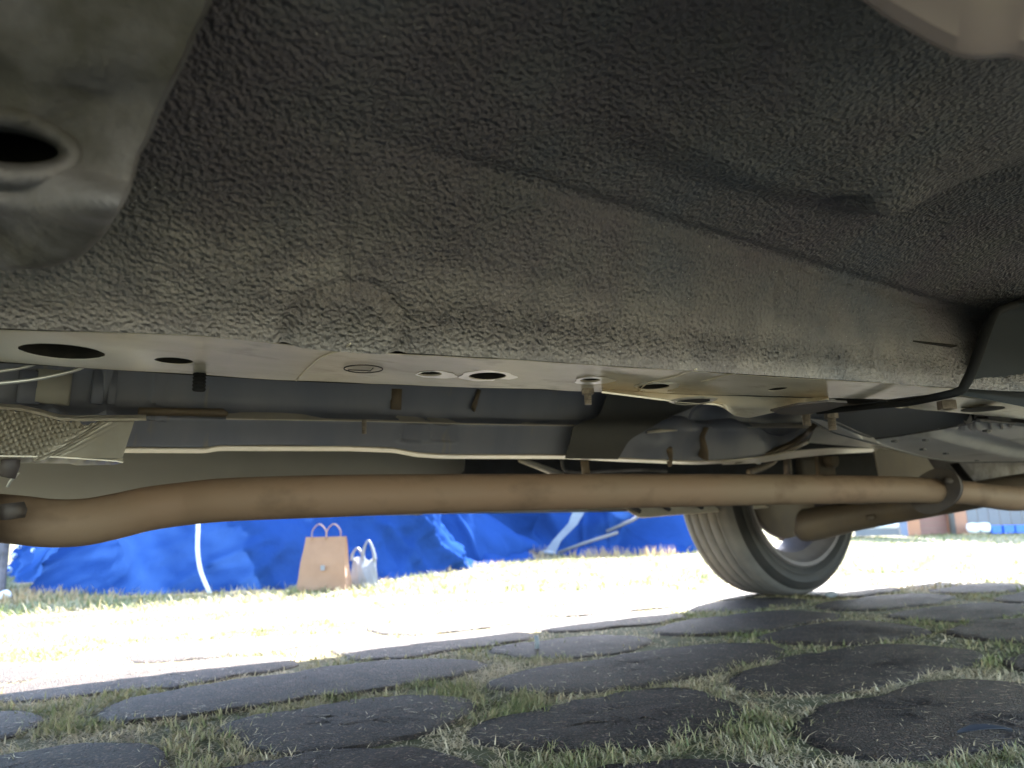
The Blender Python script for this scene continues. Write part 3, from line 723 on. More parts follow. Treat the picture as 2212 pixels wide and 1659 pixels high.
# diamond flange with two bolts
u = np.cross([0, 0, 1], ax); u /= np.linalg.norm(u); w = np.cross(ax, u); tl = math.radians(62); ua = math.cos(tl) * u + math.sin(tl) * w; wa = -math.sin(tl) * u + math.cos(tl) * w
V = []
for s_ in (-.005, .005):
    for a in np.linspace(0, 2 * math.pi, 40, endpoint=False):
        rx = .036 + .015 * math.cos(a) ** 2
        V.append(e + ax * s_ + rx * (math.cos(a) * wa + math.sin(a) * ua))
F = grid_faces(2, 40, True) + [tuple(range(40)), tuple(range(40, 80))[::-1]]
fl = obj('pipe_flange', V, F, DARKMET, pipe, smooth=False, bevel=.0012)
for s_ in (-1, 1):
    tube('flange_bolt', [e + wa * s_ * .036 - ax * .02, e + wa * s_ * .036 + ax * .02], .007, DARKMET, pipe, n=6)
# collar where the pipe leaves the left edge, with its bolt and the spring clip
cl = atD(8, 1085, .735)
v1, f1 = box_geo(cl + [-.028, 0, 0], (.03, .06, .075), Matrix.Rotation(math.radians(14), 3, 'Y'))
v2, f2 = box_geo(cl + [-.022, -.004, -.04], (.022, .06, .05), Matrix.Rotation(math.radians(24), 3, 'Y'))
V, F = merge([(v1, f1), (v2, f2)])
clamp = obj('pipe_clamp', V, F, DARKMET, pipe, smooth=False, bevel=.004)
tube('clamp_bolt', [atD(8, 1106, .70), atD(47, 1101, .715)], .0085, DARKMET, pipe, n=6)
tube('clamp_stud', [atY(24, 984, .75), atY(22, 1004, .75), atY(12, 1030, .75)], .007, DARKMET, pipe, n=12)
tube('spring_clip', [atD(40, 1021, .70), atD(32, 1030, .70), atD(22, 1040, .70), atD(16, 1052, .70)], .0013, WIRE, pipe, n=8, cat=5)
# brake lines at the left
tube('brake_line', [atY(x, y, .60) for x, y in [(-250, 836), (-100, 818), (0, 802), (45, 795), (75, 786), (110, 770)]], .0011, WIRE, CAR, n=8, cat=6)
tube('brake_line', [atY(x, y, .60) for x, y in [(-250, 852), (-100, 840), (0, 828), (70, 820), (130, 808), (172, 796), (210, 775)]], .0013, WIRE, CAR, n=8, cat=6)

# ---- far side: floor, sill, pinch flange, liner
xo = np.linspace(-900, 1010, 60)
o1 = row(xo, [(-900, 985), (1010, 990)], ('Y', 1.38)); o0 = o1.copy(); o0[:, 2] = .40; o2 = o1.copy(); o2[:, 2] = .245; o2[:, 1] = 1.40; o1[:, 2] = .345
o2[:, 0] -= .10 * sstep(900, 1010, xo)
sheet('sill_panel', cross([o0, o1, o2], [3, 8]), OLIVE, CAR, .003)
fx = np.linspace(-1.2, 3.0, 60)
def wl(Y, z): return np.stack([fx, Y * np.ones_like(fx), z * np.ones_like(fx)], 1)
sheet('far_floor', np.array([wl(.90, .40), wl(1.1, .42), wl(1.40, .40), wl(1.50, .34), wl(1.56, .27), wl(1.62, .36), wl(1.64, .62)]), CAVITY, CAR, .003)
poly_sheet('sill_flange', [(1335, 1085), (1500, 1085), (1625, 1080)], [(1348, 1094), (1362, 1108), (1384, 1119), (1475, 1111), (1604, 1101), (1660, 1096)], ('Y', 1.42), ('Y', 1.40), TUNNEL_HI, 40, .003)
for x, y in ((1374, 1100), (1438, 1096), (1509, 1092)):
    tube('flange_notch', [atY(x - 14, y - 7, 1.39), atY(x, y, 1.39), atY(x + 8, y + 5, 1.39)], [.003, .007, .006], CAVITY, CAR, n=8, cat=3)
# dark wheel arch liner behind the pipe
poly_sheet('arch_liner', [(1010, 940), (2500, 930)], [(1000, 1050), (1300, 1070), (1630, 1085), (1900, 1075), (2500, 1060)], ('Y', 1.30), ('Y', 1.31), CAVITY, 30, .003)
tube('slanted_stay', [atY(1125, 994, 1.15), atY(1160, 1006, 1.15), atY(1210, 1026, 1.15)], [.009, .011, .013], OLIVE, CAR, n=10, flat=.5)
tube('bent_wire', [atY(x, y, 1.1) for x, y in [(1213, 992), (1217, 1012), (1228, 1019), (1262, 1021)]], .003, GREYPANEL, CAR, n=8, cat=4)
tube('rusty_tab', [atY(1262, 992, .95), atY(1264, 1008, .95), atY(1266, 1026, .95)], .010, FLANGE, CAR, n=8, flat=.4)
tube('brake_pipe', [atY(x, y, 1.1) for x, y in [(1275, 1020), (1330, 1017), (1390, 1015), (1440, 1018)]], .003, GREYPANEL, CAR, n=8, cat=4)
tube('rubber_hose', [atY(x, y, 1.12) for x, y in [(1680, 985), (1665, 1000), (1640, 1012), (1618, 1020)]], .008, BOLT, CAR, n=10, cat=4)
tube('sensor_plug', [atY(1640, 985, 1.1), atY(1637, 1000, 1.1)], .007, WHITEP, CAR, n=10)
tube('shock_rod', [atY(1700, 975, 1.2), atY(1702, 1030, 1.2)], .010, BOLT, CAR, n=10)
pb = atY(1782, 1000, 1.15)
V, F = merge([box_geo(pb, (.075, .012, .075)), box_geo(pb + [.02, -.01, -.045], (.13, .02, .02)), tube_geo([pb + [-.0, -.005, .005], pb + [0, -.03, .005]], .02, 14)])
obj('arm_bracket', V, F, FLANGE, CAR, smooth=False, bevel=.004)
poly_sheet('rusty_shield', [(1885, 962), (1950, 975), (1998, 984)], [(1900, 1040), (1990, 1050), (2045, 1055)], ('Y', .92), ('Y', .93), ARM, 20, .003)
# muffler: flattened drum behind the tail pipe
a_ = atD(2050, 1012, 1.95); b_ = a_ + [1.0, -.02, 0]
V, F = tube_geo([a_ + [-.06, 0, 0], a_ + [-.05, 0, 0], a_ + [-.02, 0, 0], a_ + [.03, 0, 0], a_ + [.1, 0, 0], b_], [.02, .045, .06, .068, .072, .072], 36, True, .8)
muf = obj('muffler', V, F, GREYPANEL, CAR)
tube('muffler_strap', [atD(2062, 1002, 1.78), atD(2078, 1022, 1.78), atD(2098, 1046, 1.78)], .014, RUBBER, muf, n=8, flat=.3)

# ---- right: rail continues, seam strip, plastic undertray
n = 40; yy = np.linspace(0, 1, n)
wx = np.linspace(0, 1, 40)
SE = [(2200, 655), (2150, 674), (2135, 700), (2118, 752), (2106, 780), (2092, 812), (2078, 842), (2068, 852)]
pan_r = np.array([atD(x, y, .70) for x, y in SE])
def pr(dx, dy, dd): return np.array([atD(x + dx * (1 + .0 * i), y + dy * i / 7.0, .70 + dd) for i, (x, y) in enumerate(SE)])
G = np.array([pr(0, 0, 0), pr(60, -8 + 18, .02), pr(160, 30, .06), pr(340, 60, .18), pr(700, 110, .5)])
G = np.array([catmull(r_, 6) for r_ in G]); sheet('rear_rail_wall', G, pmat('blue_grey_coating', (.024, .027, .032), (.018, .022, .026), 10, .8, spec=.2, bump=.2, bsc=300), CAR)
seal_pts = [(2300, 628), (2212, 652), (2165, 667), (2146, 680), (2134, 706), (2116, 756), (2100, 800), (2085, 830), (2072, 845), (2020, 858), (1960, 870), (1900, 876), (1820, 884), (1765, 889)]
seal_d = [.80, .72, .68, .66, .66, .66, .66, .66, .66, .67, .70, .74, .78, .8]
tube('rubber_seal', [atD(x, y, d_) for (x, y), d_ in zip(seal_pts, seal_d)], [.003, .0037, .0043, .0045, .004, .0035, .003, .003], RUBBER, CAR, n=10, cat=6)
poly_sheet('rear_rail_plate', [(1930, 878), (2000, 866), (2071, 855), (2212, 874), (2500, 905)], [(1935, 879), (2000, 884), (2071, 890), (2212, 904), (2500, 930)], ('Z', .334), ('Z', .330), RAIL, 40, .002)
p = atZ(2044, 866, .331); v, f = bolt_geo(p, .009, .009, .004, .001); obj('plate_bolt', v, f, BOLT, CAR, smooth=False, bevel=.001)
p = atZ(2122, 879.5, .3305); V = [p + [.024 * math.cos(a), .020 * math.sin(a), -.0022] for a in np.linspace(0, 2 * math.pi, 30, endpoint=False)]
obj('slot_hole', V, [tuple(range(30))], HOLEDARK, CAR, solid=.0004)
U0_ = [(1735, 893), (1758, 886), (1830, 876), (1915, 867), (1935, 877), (2060, 890), (2212, 906), (2500, 930)]
U1_ = [(1745, 898), (1780, 901), (1812, 912), (1850, 930), (1886, 947), (1960, 937), (2091, 914), (2112, 905), (2212, 915), (2500, 935)]
U2_ = [(1737, 897), (1799, 932), (1850, 946), (1902, 960), (1994, 986), (2040, 993), (2081, 997), (2194, 996), (2500, 990)]
xu = np.linspace(1737, 2500, 160)
def rowz(xs, poly, z0, z1, sm=0):
    yv = interp_row(poly, xs); yv = smooth1(yv, sm) if sm else yv
    return np.array([atZ(x, q, z0 + (z1 - z0) * float(sstep(1735, 1900, np.array(x)))) for x, q in zip(xs, yv)])
a0 = row(xu, U0_, ('Z', .338)); a1 = rowz(xu, [(1737, 896), (1780, 901), (1812, 912), (1850, 930), (1886, 946), (1960, 937), (2091, 914), (2112, 905), (2212, 915), (2500, 935)], .337, .326); a2 = rowz(xu, U2_, .336, .318, 5)
a1b = a1 + [0, .004, -.002]; a3 = a2 + [0, .004, .012]
G = cross([a0, a1, a1b, a2, a3], [12, 2, 24, 2])
P = G.reshape(-1, 3); d = np.zeros(len(P))
rec = [atZ(x, y, .322) for x, y in [(2010, 937), (2060, 938), (2140, 958), (2212, 976), (2400, 1000)]]
d += .012 * sstep(.030, .018, line_dist(P, rec)) * (np.repeat(np.arange(G.shape[0]), G.shape[1]) > 13)
o_ = atZ(2127, 917, .325); d += .012 * sstep(.033, .027, np.linalg.norm((P - o_)[:, :2] * [1, 1.0], axis=1)) * (np.repeat(np.arange(G.shape[0]), G.shape[1]) > 13)
P = P + np.stack([0 * d, 0 * d, d], 1)
tray = obj('undertray', P, grid_faces(*G.shape[:2]), PLASTIC, CAR, solid=.002)
tray.data.materials.append(PLASTIC_LOW)
for i_, q_ in enumerate(tray.data.polygons): q_.material_index = 1 if i_ // (len(xu) - 1) >= 14 else 0
tube('tray_lip', a2[:, :] + [0, 0, -.001], .0017, PLASTIC, tray, n=8)
tube('tray_bead', a1[12:96] + [0, 0, -.001], .0016, GREYPANEL, tray, n=6)
for x, y in ((1999, 933 + 12), (1887 + 45, 957 - 9), (1993, 966), (2043, 975), (2110, 990), (2130, 925)):
    p = atZ(x, y, .321); V, F = box_geo(p + [0, 0, -.0035], (.011, .006, .003)); obj('tray_clip', V, F, PLASTIC, tray, smooth=False, bevel=.001)
poly_sheet('seam_cover', [(1664, 886), (1720, 873), (1790, 866), (1830, 868)], [(1690, 893), (1735, 894), (1790, 884), (1830, 872)], ('Z', .3185), ('Z', .317), DARKMET)
# two bolts on a small dark bracket
p = atZ(1742, 882, .33); V, F = box_geo(p + [.02, .0, .002], (.11, .03, .006), Matrix.Rotation(math.radians(-20), 3, 'Z'))
br = obj('seam_bracket', V, F, DARKMET, CAR, smooth=False, bevel=.002)
for x, y in ((1740, 884), (1795, 893)):
    v, f = bolt_geo(atD(x, y, .86), .0075, .006, .0048, .013); obj('bracket_bolt', v, f, BOLT, br, smooth=False)
tube('bracket_ear', [atD(x, y, .95) for x, y in [(1770, 886), (1812, 896), (1825, 905), (1822, 915)]], [.006, .010, .009, .004], PLASTIC, br, n=10, flat=.5, cat=4)

# ---- unseen low body hull, added and sized to set the light underneath
BX = [(-1.75, .0), (-1.70, .55), (-.7, .95), (-.35, 1.0), (.4, 1.46), (1.6, 1.52), (2.75, 1.40), (3.05, .95), (3.1, .5)]
V = []; prof_b = [(-.20, .235), (-.27, .30), (-.31, .55), (-.30, .80)]
nxs = np.linspace(-1.7, 3.05, 40)
def top_z(x): return float(np.interp(x, [-1.7, -1.6, -.75, -.3, .45, 1.6, 2.6, 2.95, 3.05], [.66, .76, .78, .80, .80, .80, .80, .78, .7]))
for x in nxs:
    tz = top_z(x); e_ = .14 * (abs((x - .67) / 2.38) ** 6); sec = []
    for yb, zb in ((-.02, .37), (-.05, .40), (-.06, .52), (-.06, min(.70, tz - .06)), (.0, tz - .02), (.15, tz)): sec.append((yb + e_, zb))
    sec = sec + [(1.54 - y, z - (.12 if z < .41 else 0)) for y, z in reversed(sec)]
    V += [(x, y, z) for y, z in sec]
V = np.array(V); V[:, 1] += 0
nsec = 12
Fb = grid_faces(len(nxs), nsec) + [tuple(range(nsec)), tuple(range((len(nxs) - 1) * nsec, len(nxs) * nsec))[::-1]]
CARP = pmat('unseen_body_paint', (.5, .49, .46), None, rough=.3)
obj('unseen_body_block', V, Fb, CARP, CAR)
obj('upper_floor', [(-1.68, -.03, .57), (3.04, -.03, .57), (3.04, 1.54, .57), (-1.68, 1.54, .57)], [(0, 1, 2, 3)], CAVITY, CAR, smooth=False, solid=.004)

# ---- wheel
wc = atD(1728, 1041, 2.25); R_T = wc[2]; 
WH = empty('wheel', wc, None, None); WH.parent = CAR; WH.location = wc - WO[CAR.name]
TW = .205
prof = [(.243, .012), (.255, .004), (.262, .0012), (.264, .0), (.266, .0012), (.272, .0), (.284, .0008), (.286, -.0006), (.2885, .0016), (.295, .003), (.308, .012), (.317, .022), (.3235, .034), (.3235, .050)]
for g in (.056, .088, .120, .150):
    prof += [(.3262, g - .004), (.3262, g), (.3222, g + .0012), (.3222, g + .0062), (.3262, g + .008)]
prof += [(.3262, .168), (.3225, .178), (.314, .188), (.300, .199), (.27, .205), (.243, .195)]
sc_ = R_T / .3262
prof = [(r * sc_, h) for r, h in prof]
v, f = lathe_geo(prof, 96, wc, 'Y'); v[:, 2] = np.maximum(v[:, 2], -.001)
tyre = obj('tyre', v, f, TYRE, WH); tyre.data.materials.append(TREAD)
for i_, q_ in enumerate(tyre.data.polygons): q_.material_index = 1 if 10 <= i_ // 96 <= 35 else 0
v, f = lathe_geo([(.2445, .010), (.240, .004), (.232, .006), (.229, .018), (.222, .03), (.205, .045), (.20, .10), (.205, .15), (.222, .172), (.232, .186), (.243, .192)], 96, wc, 'Y')
rim = obj('rim', v, f, RIM, WH, solid=.003)
for k in range(10):                                            # paired spokes at the outer face
    a = 2 * math.pi * (k // 2) / 5 + (.17 if k % 2 else -.17) + .55
    dr = np.array([math.cos(a), 0, math.sin(a)])
    tube('spoke', [wc + dr * .045 + [0, .150, 0], wc + dr * .12 + [0, .158, 0], wc + dr * .215 + [0, .165, 0]], [.022, .018, .024], RIM, WH, n=8, flat=.7)
v, f = lathe_geo([(.001, .13), (.07, .13), (.075, .15), (.07, .17), (.001, .175)], 32, wc, 'Y'); obj('hub', v, f, RIM, WH)
v, f = lathe_geo([(.04, .055), (.160, .055), (.163, .06), (.163, .075), (.160, .08), (.04, .08)], 48, wc, 'Y'); obj('brake_disc', v, f, ARM, WH)
V, F = merge([box_geo(wc + [-.07, .05, .07], (.10, .07, .15)), box_geo(wc + [-.03, -.02, .02], (.12, .10, .10)), tube_geo([wc + [.0, -.06, 0], wc + [0, .10, 0]], .06, 20)])
obj('knuckle', V, F, ARM, CAR, smooth=False, bevel=.012)
tube('trailing_arm', [atD(x, y, d_) for x, y, d_ in [(1722, 1128, 2.1), (1738, 1134, 2.09), (1768, 1130, 2.05), (1820, 1119, 2.0), (1900, 1105, 1.92), (2030, 1083, 1.8), (2150, 1062, 1.72), (2260, 1045, 1.66)]], [.026, .044, .044, .040, .036, .032, .030, .030], ARM, CAR, n=20, cat=5)
V, F = box_geo(atD(1868, 1080, 1.9), (.06, .06, .02)); obj('arm_boss', V, F, ARM, CAR, smooth=False, bevel=.004)
tube('drain_tab', [atD(1880, 1112, 1.9), atD(1885, 1122, 1.9)], .011, ARM, CAR, n=8)

# ---- near brackets at the top corners
hcx, hcy = 18, 319
OUT = [(520, -260), (447, 0), (417, 57), (397, 110), (367, 173), (337, 233), (313, 293), (293, 327), (282, 373), (268, 415), (246, 455), (214, 505), (170, 548), (110, 566), (40, 574), (-120, 580), (-420, 580), (-500, 60), (-420, -260)]
OUTa = np.array(OUT, float); nA = 144; V = []
def ray2(cx, cy, a):
    dx, dy = math.cos(a), math.sin(a); best = 1e9
    for i in range(len(OUTa)):
        x1, y1 = OUTa[i]; x2, y2 = OUTa[(i + 1) % len(OUTa)]; ex, ey = x2 - x1, y2 - y1
        den = dx * ey - dy * ex
        if abs(den) < 1e-9: continue
        t = ((x1 - cx) * ey - (y1 - cy) * ex) / den; s = ((x1 - cx) * dy - (y1 - cy) * dx) / den
        if t > 0 and -1e-6 <= s <= 1 + 1e-6: best = min(best, t)
    return best
def bdepth(x, y):
    dd = .262 + .040 * (y + 200) / 650
    ridge = 150 + .12 * x                                          # pressed step under the upper flat
    dd += .008 * float(sstep(ridge - 50, ridge + 50, np.array(y))) - .012 * math.exp(-((y - ridge - 210 - .2 * x) / 40.) ** 2)
    dd += .003 * math.sin(x / 55.0 + y / 60.0) * float(sstep(100, 200, np.array(y)))
    dd += .036 * (max(0.0, y - 425) / 150.0) ** 1.3 - .007 * math.exp(-((y - 440 - .03 * x) / 26.) ** 2)
    return dd
NR = 60
for i in range(NR):
    t = (i / (NR - 1)) ** 1.7
    for k in range(nA):
        a = 2 * math.pi * k / nA
        ex, ey = 118 * math.cos(a), 40 * math.sin(a); x0, y0 = hcx + ex * math.cos(.12) - ey * math.sin(.12), hcy + ex * math.sin(.12) + ey * math.cos(.12)
        aa = math.atan2(y0 - hcy, x0 - hcx); R_ = ray2(hcx, hcy, aa); x1, y1 = hcx + R_ * math.cos(aa), hcy + R_ * math.sin(aa)
        x, y = x0 + (x1 - x0) * t, y0 + (y1 - y0) * t
        rr_ = math.hypot(x - x0, y - y0)
        col = .010 * math.exp(-(rr_ / 11.0) ** 2) - .0035 * math.exp(-((rr_ - 26) / 12.) ** 2)
        V.append(atD(x, y, bdepth(x, y) + col + (.006 if i == NR - 1 else 0)))
sb = obj('floor_bracket', V, grid_faces(NR, nA, True), GREYPANEL, CAR, solid=.002, off=1)
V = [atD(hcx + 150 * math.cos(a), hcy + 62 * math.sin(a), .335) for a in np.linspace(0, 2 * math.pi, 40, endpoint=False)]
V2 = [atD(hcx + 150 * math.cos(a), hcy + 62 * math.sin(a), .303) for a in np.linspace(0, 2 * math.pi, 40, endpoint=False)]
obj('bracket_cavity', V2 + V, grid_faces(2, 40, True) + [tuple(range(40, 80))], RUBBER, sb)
ED = [(1780, -54), (1871, 0), (1908, 30), (1958, 60), (2025, 97), (2060, 115), (2085, 124), (2108, 126), (2135, 123), (2158, 119), (2191, 119), (2212, 127), (2300, 175), (2500, 260)]
xe = np.linspace(1700, 2600, 90)
def er(dy, dd): 
    y = smooth1(interp_row(ED, xe), 5); return np.array([atD(x, yy + dy, dd) for x, yy in zip(xe, y)])
sheet('seat_bracket', np.array([er(-14, .30), er(-4, .285), er(0, .275), er(-10, .270), er(-40, .266), er(-120, .262), er(-300, .25), er(-600, .23)]), TAUPE, CAR)

# ================================================================== THE YARD BEHIND
def tarp_wall(name, base, height, lean, parent, fold, seed, nx=260, nz=70, origin=None, hang=None):
    base = np.array(base, float); s = np.concatenate([[0], np.cumsum(np.linalg.norm(np.diff(base, axis=0), axis=1))]); t = np.linspace(0, s[-1], nx)
    B = np.stack([np.interp(t, s, base[:, i]) for i in range(3)], 1)
    B = np.stack([smooth1(B[:, i], 15) for i in range(3)], 1)
    Tn = np.gradient(B, axis=0); Tn[:, 2] = 0; Tn /= np.linalg.norm(Tn, axis=1, keepdims=True); Nv = np.stack([Tn[:, 1], -Tn[:, 0], 0 * t], 1)   # towards the car
    G = []
    for k in range(nz):
        h = k / (nz - 1)
        z = height * h
        G.append(B - Nv * lean * h + [0, 0, z] + Nv * (.05 * (1 - h) ** 6))
    G = np.array(G); P = G.reshape(-1, 3); tt = np.tile(t, nz); zz = P[:, 2]
    d = fold(P, tt, zz) * sstep(0, .25, tt) * sstep(t[-1], t[-1] - .25, tt)
    n = np.tile(Nv, (nz, 1)); P = P + n * d[:, None]
    P[:, 2] = np.maximum(P[:, 2], .0)
    return P, grid_faces(nz, nx)
def crease(P, u, sc, seed, sharp=.12):
    q = np.abs(vnoise(u, sc, seed)); return np.maximum(0, 1 - q / sharp)
def fold_a(P, tt, zz):
    U = np.stack([tt * 1.0 + zz * .9, zz * .45 - tt * .12, 0 * tt], 1); U2 = np.stack([tt * .8 - zz * 1.1, zz * .5, 0 * tt + 3], 1)
    Uv_ = np.stack([tt, zz * .18, 0 * tt + 7], 1)
    return .10 * vnoise(U, 2.6, 3) + .07 * vnoise(U2, 4.5, 8) + .04 * crease(P, U, 4.2, 15, .3) + .03 * crease(P, U2, 6.5, 25, .3) + .04 * vnoise(Uv_, 6, 55) + .018 * fbm(P, 12, 3, 66)
g0 = [atZ(x, y, 0) for x, y in [(30, 1235), (70, 1250), (130, 1275), (230, 1289), (420, 1279), (620, 1266), (800, 1252), (945, 1234), (990, 1216)]]
TA = empty('blue_tent', g0[4], 'blue tarpaulin tent on the left with a white cord hanging down its wall', 'tent', 'blue tarpaulin tents on the lawn')
P, F = tarp_wall('tarp', g0, .75, .24, TA, fold_a, 1)
P2 = np.array([g0[0] + [-.3, .36, .75], g0[-1] + [-.2, .40, .75], g0[-1] + [-.6, 2.0, .9], g0[0] + [-.5, 2.2, .9]])
obj('tarp', P, F, TARP, TA)
obj('tarp_roof', P2, [(0, 1, 2, 3)], TARP, TA, smooth=False)
cp = [atZ(436, 1279, 0) + [.0, -.12, 0]]; c_top = atD(428, 1135, (cp[0] - EYE) @ Fv)
tube('hanging_cord', [cp[0] + [0, 0, .0], atD(434, 1235, (cp[0] - EYE) @ Fv), atD(427, 1190, (cp[0] - EYE) @ Fv), c_top, c_top + [.01, .06, .2]], .0075, CORD, TA, n=10, cat=6)
for x, y, r_ in ((18, 1232, .020), (32, 1200, .012), (42, 1180, .014), (72, 1189, .012)):      # eyelets and cord ends at the left edge
    V, F = lathe_geo([(r_ * .5, -.006), (r_, 0), (r_ * .5, .006)], 14, atD(x, y, (g0[1] - EYE) @ Fv - .12), 'Y'); obj('eyelet', V, F, CORD, TA)

peg = atZ(1186, 1199, 0)
g1 = [atZ(x, y, 0) for x, y in [(950, 1226), (1010, 1222), (1100, 1210), (1180, 1200), (1250, 1199), (1350, 1197), (1440, 1192), (1480, 1190), (1640, 1180)]]
def fold_b(P, tt, zz):
    dx = (P[:, :2] - peg[:2]) @ ((g1[-2] - g1[1])[:2] / np.linalg.norm((g1[-2] - g1[1])[:2])); th = np.arctan2(dx, zz + .05)
    r_ = np.hypot(dx, zz)
    return .2 * np.sin(th * 9 + 1.2) * sstep(0, .7, r_) * np.exp(-(dx / 1.2) ** 2) + .09 * fbm(P, 2.2, 3, 12) + .03 * crease(P, np.stack([tt, zz * .4, 0 * tt], 1), 3.5, 19)
TB = empty('blue_tent', g1[3], 'blue tarpaulin tent on the right, its folds gathered to a pegged white strap', 'tent', 'blue tarpaulin tents on the lawn')
P, F = tarp_wall('tarp', g1, .95, .38, TB, fold_b, 2)
obj('tarp', P, F, TARP, TB)
P2 = np.array([g1[0] + [-.5, .45, .95], g1[-1] + [-.3, .6, .95], g1[-1] + [-.4, 2.8, 1.1], g1[0] + [-.7, 2.6, 1.1]])
obj('tarp_roof', P2, [(0, 1, 2, 3)], TARP, TB, smooth=False)
dp = (peg - EYE) @ Fv - .55
V = [atD(x, y, dp + k) for x, y, k in ((1172, 1197, 0), (1200, 1194, 0), (1196, 1165, .05), (1212, 1168, .05), (1228, 1130, .1), (1246, 1134, .1), (1246, 1080, .2), (1276, 1085, .2))]
obj('strap', V, [(0, 1, 3, 2), (2, 3, 5, 4), (4, 5, 7, 6)], POLY, TB, solid=.004)
tube('strap_end', [atD(1165, 1196, dp - .04), atD(1180, 1194, dp - .05), atD(1200, 1196, dp - .04)], [.02, .035, .02], POLY, TB, n=12, flat=.6, cat=4)
for pts_ in ([(1062, 1166), (1088, 1176), (1122, 1187)], [(1205, 1194), (1260, 1174), (1335, 1150)], [(1310, 1148), (1366, 1124), (1400, 1100)]):
    tube('guy_pole', [atD(x, y, dp - .02) for x, y in pts_], .011, PANELG, TB, n=8)
# crumpled tarp skirt in front of the tents
def skirt(pts_, w, h, seed):
    B = np.array([atZ(x, y, 0) for x, y in pts_]); B = catmull(B, 12); n = len(B); G = []
    for k in range(9):
        a = k / 8; q = B + np.array([0, -w * .5 + w * a, 0]); z = h * math.sin(math.pi * a) * (1 + .8 * fbm(q, 6, 2, seed)); q[:, 2] = np.maximum(z, .002); G.append(q)
    return np.array(G)
G = skirt([(985, 1228), (1060, 1218), (1120, 1211), (1165, 1203)], .22, .04, 4); obj('tarp_skirt', G.reshape(-1, 3), grid_faces(*G.shape[:2]), TARP, TB)
G = skirt([(1230, 1203), (1310, 1198), (1400, 1196), (1468, 1193)], .25, .05, 5); obj('tarp_skirt', G.reshape(-1, 3), grid_faces(*G.shape[:2]), TARP, TB)

# kraft paper bag with rope handles
bb = atZ(700, 1265, 0) * [.93, .93, 1]; dd = (bb - EYE) @ Fv
PB = empty('paper_bag', bb, 'brown kraft paper carrier bag standing against the blue tarpaulin', 'bag')
def quad_ring(c, w, dpt, z, yaw, x_off=0):
    ux = np.array([math.cos(yaw), math.sin(yaw), 0]); uy = np.array([-math.sin(yaw), math.cos(yaw), 0])
    return [c + ux * (sx * w / 2 + x_off) + uy * (sy * dpt / 2) + [0, 0, z] for sx, sy in ((-1, -1), (0, -1), (1, -1), (1, 0), (1, 1), (0, 1), (-1, 1), (-1, 0))]
yawb = -YAW + math.radians(-4); hB = 112 / FPX * dd; wB = 100 / FPX * dd
V = []
for t in np.linspace(0, 1, 9):
    q = quad_ring(bb, wB * (1.08 - .20 * t), wB * .5 * (1 - .8 * t), hB * t, yawb, .004 * t)
    q[7] = q[7] + np.array([math.cos(yawb), math.sin(yawb), 0]) * .018 * t; q[3] = q[3] - np.array([math.cos(yawb), math.sin(yawb), 0]) * .018 * t
    V += [p + np.array([0, 0, 0]) + .0015 * np.array([math.sin(9 * t), 0, 0]) for p in q]
obj('bag_body', V, grid_faces(9, 8, True) + [tuple(range(8))], KRAFT, PB, smooth=False)
ux = np.array([math.cos(yawb), math.sin(yawb), 0]); uy = np.array([-math.sin(yawb), math.cos(yawb), 0])
for s_, sh in ((-1, -.02), (1, .03)):
    b0 = bb + uy * s_ * .012 + [0, 0, hB - .01]; k_ = wB * .16
    tube('handle', [b0 + ux * (sh - k_), b0 + ux * (sh - k_ * .9) + [0, 0, .035], b0 + ux * sh + [0, 0, .058], b0 + ux * (sh + k_ * .9) + [0, 0, .035], b0 + ux * (sh + k_)], .0022, KRAFTH, PB, n=8, cat=6)
V, F = box_geo((0, 0, 0), (.016, .0012, .018)); V = V @ np.array([ux, uy, [0, 0, 1]]) + bb + ux * .006 - uy * (wB * .5 * .32 + .012) + [0, 0, hB * .42]
obj('sticker', V, F, POLY, PB, smooth=False)

# white carrier bag
wb = atZ(786, 1260, 0) * [.94, .94, 1]; dw = (wb - EYE) @ Fv
WB = empty('plastic_bag', wb, 'white plastic carrier bag with upright loop handles beside the paper bag', 'bag')
hw = 58 / FPX * dw; n = 48; V = []
for t in np.linspace(0, 1, 22):
    for k in range(n):
        a = 2 * math.pi * k / n; e_ = 2.6
        r = 1 / (abs(math.cos(a)) ** e_ + abs(math.sin(a)) ** e_) ** (1 / e_)
        w_ = hw * .5 * (1.02 - .10 * t - .12 * t * t) ; d_ = hw * .34 * (1 - .75 * t ** 2)
        wr = 1 + .10 * math.sin(5 * a + 6 * t) * t + .05 * math.sin(11 * a + 9 * t)
        p = wb + ux * (w_ * r * wr * math.cos(a)) + uy * (d_ * r * wr * math.sin(a)) + [0, 0, hw * 1.02 * t + .008 * math.sin(3 * a + 1) * t]
        V.append(p)
obj('bag_body', V, grid_faces(22, n, True) + [tuple(range(n))], POLY, WB)
for sx, top_ in ((-.30, 1.45), (.12, 1.72)):
    b0 = wb + [0, 0, hw * .96]; k_ = hw * .17
    tube('loop_handle', [b0 + ux * (hw * sx - k_), b0 + ux * (hw * sx - k_ * .8) + [0, 0, hw * (top_ - 1) * .55], b0 + ux * (hw * sx + .004) + [0, 0, hw * (top_ - 1)], b0 + ux * (hw * sx + k_ * 1.3) + [0, 0, hw * (top_ - 1) * .5], b0 + ux * (hw * sx + k_ * 1.7)], [.014, .010, .007, .011, .016], POLY, WB, n=8, flat=.5, cat=6)

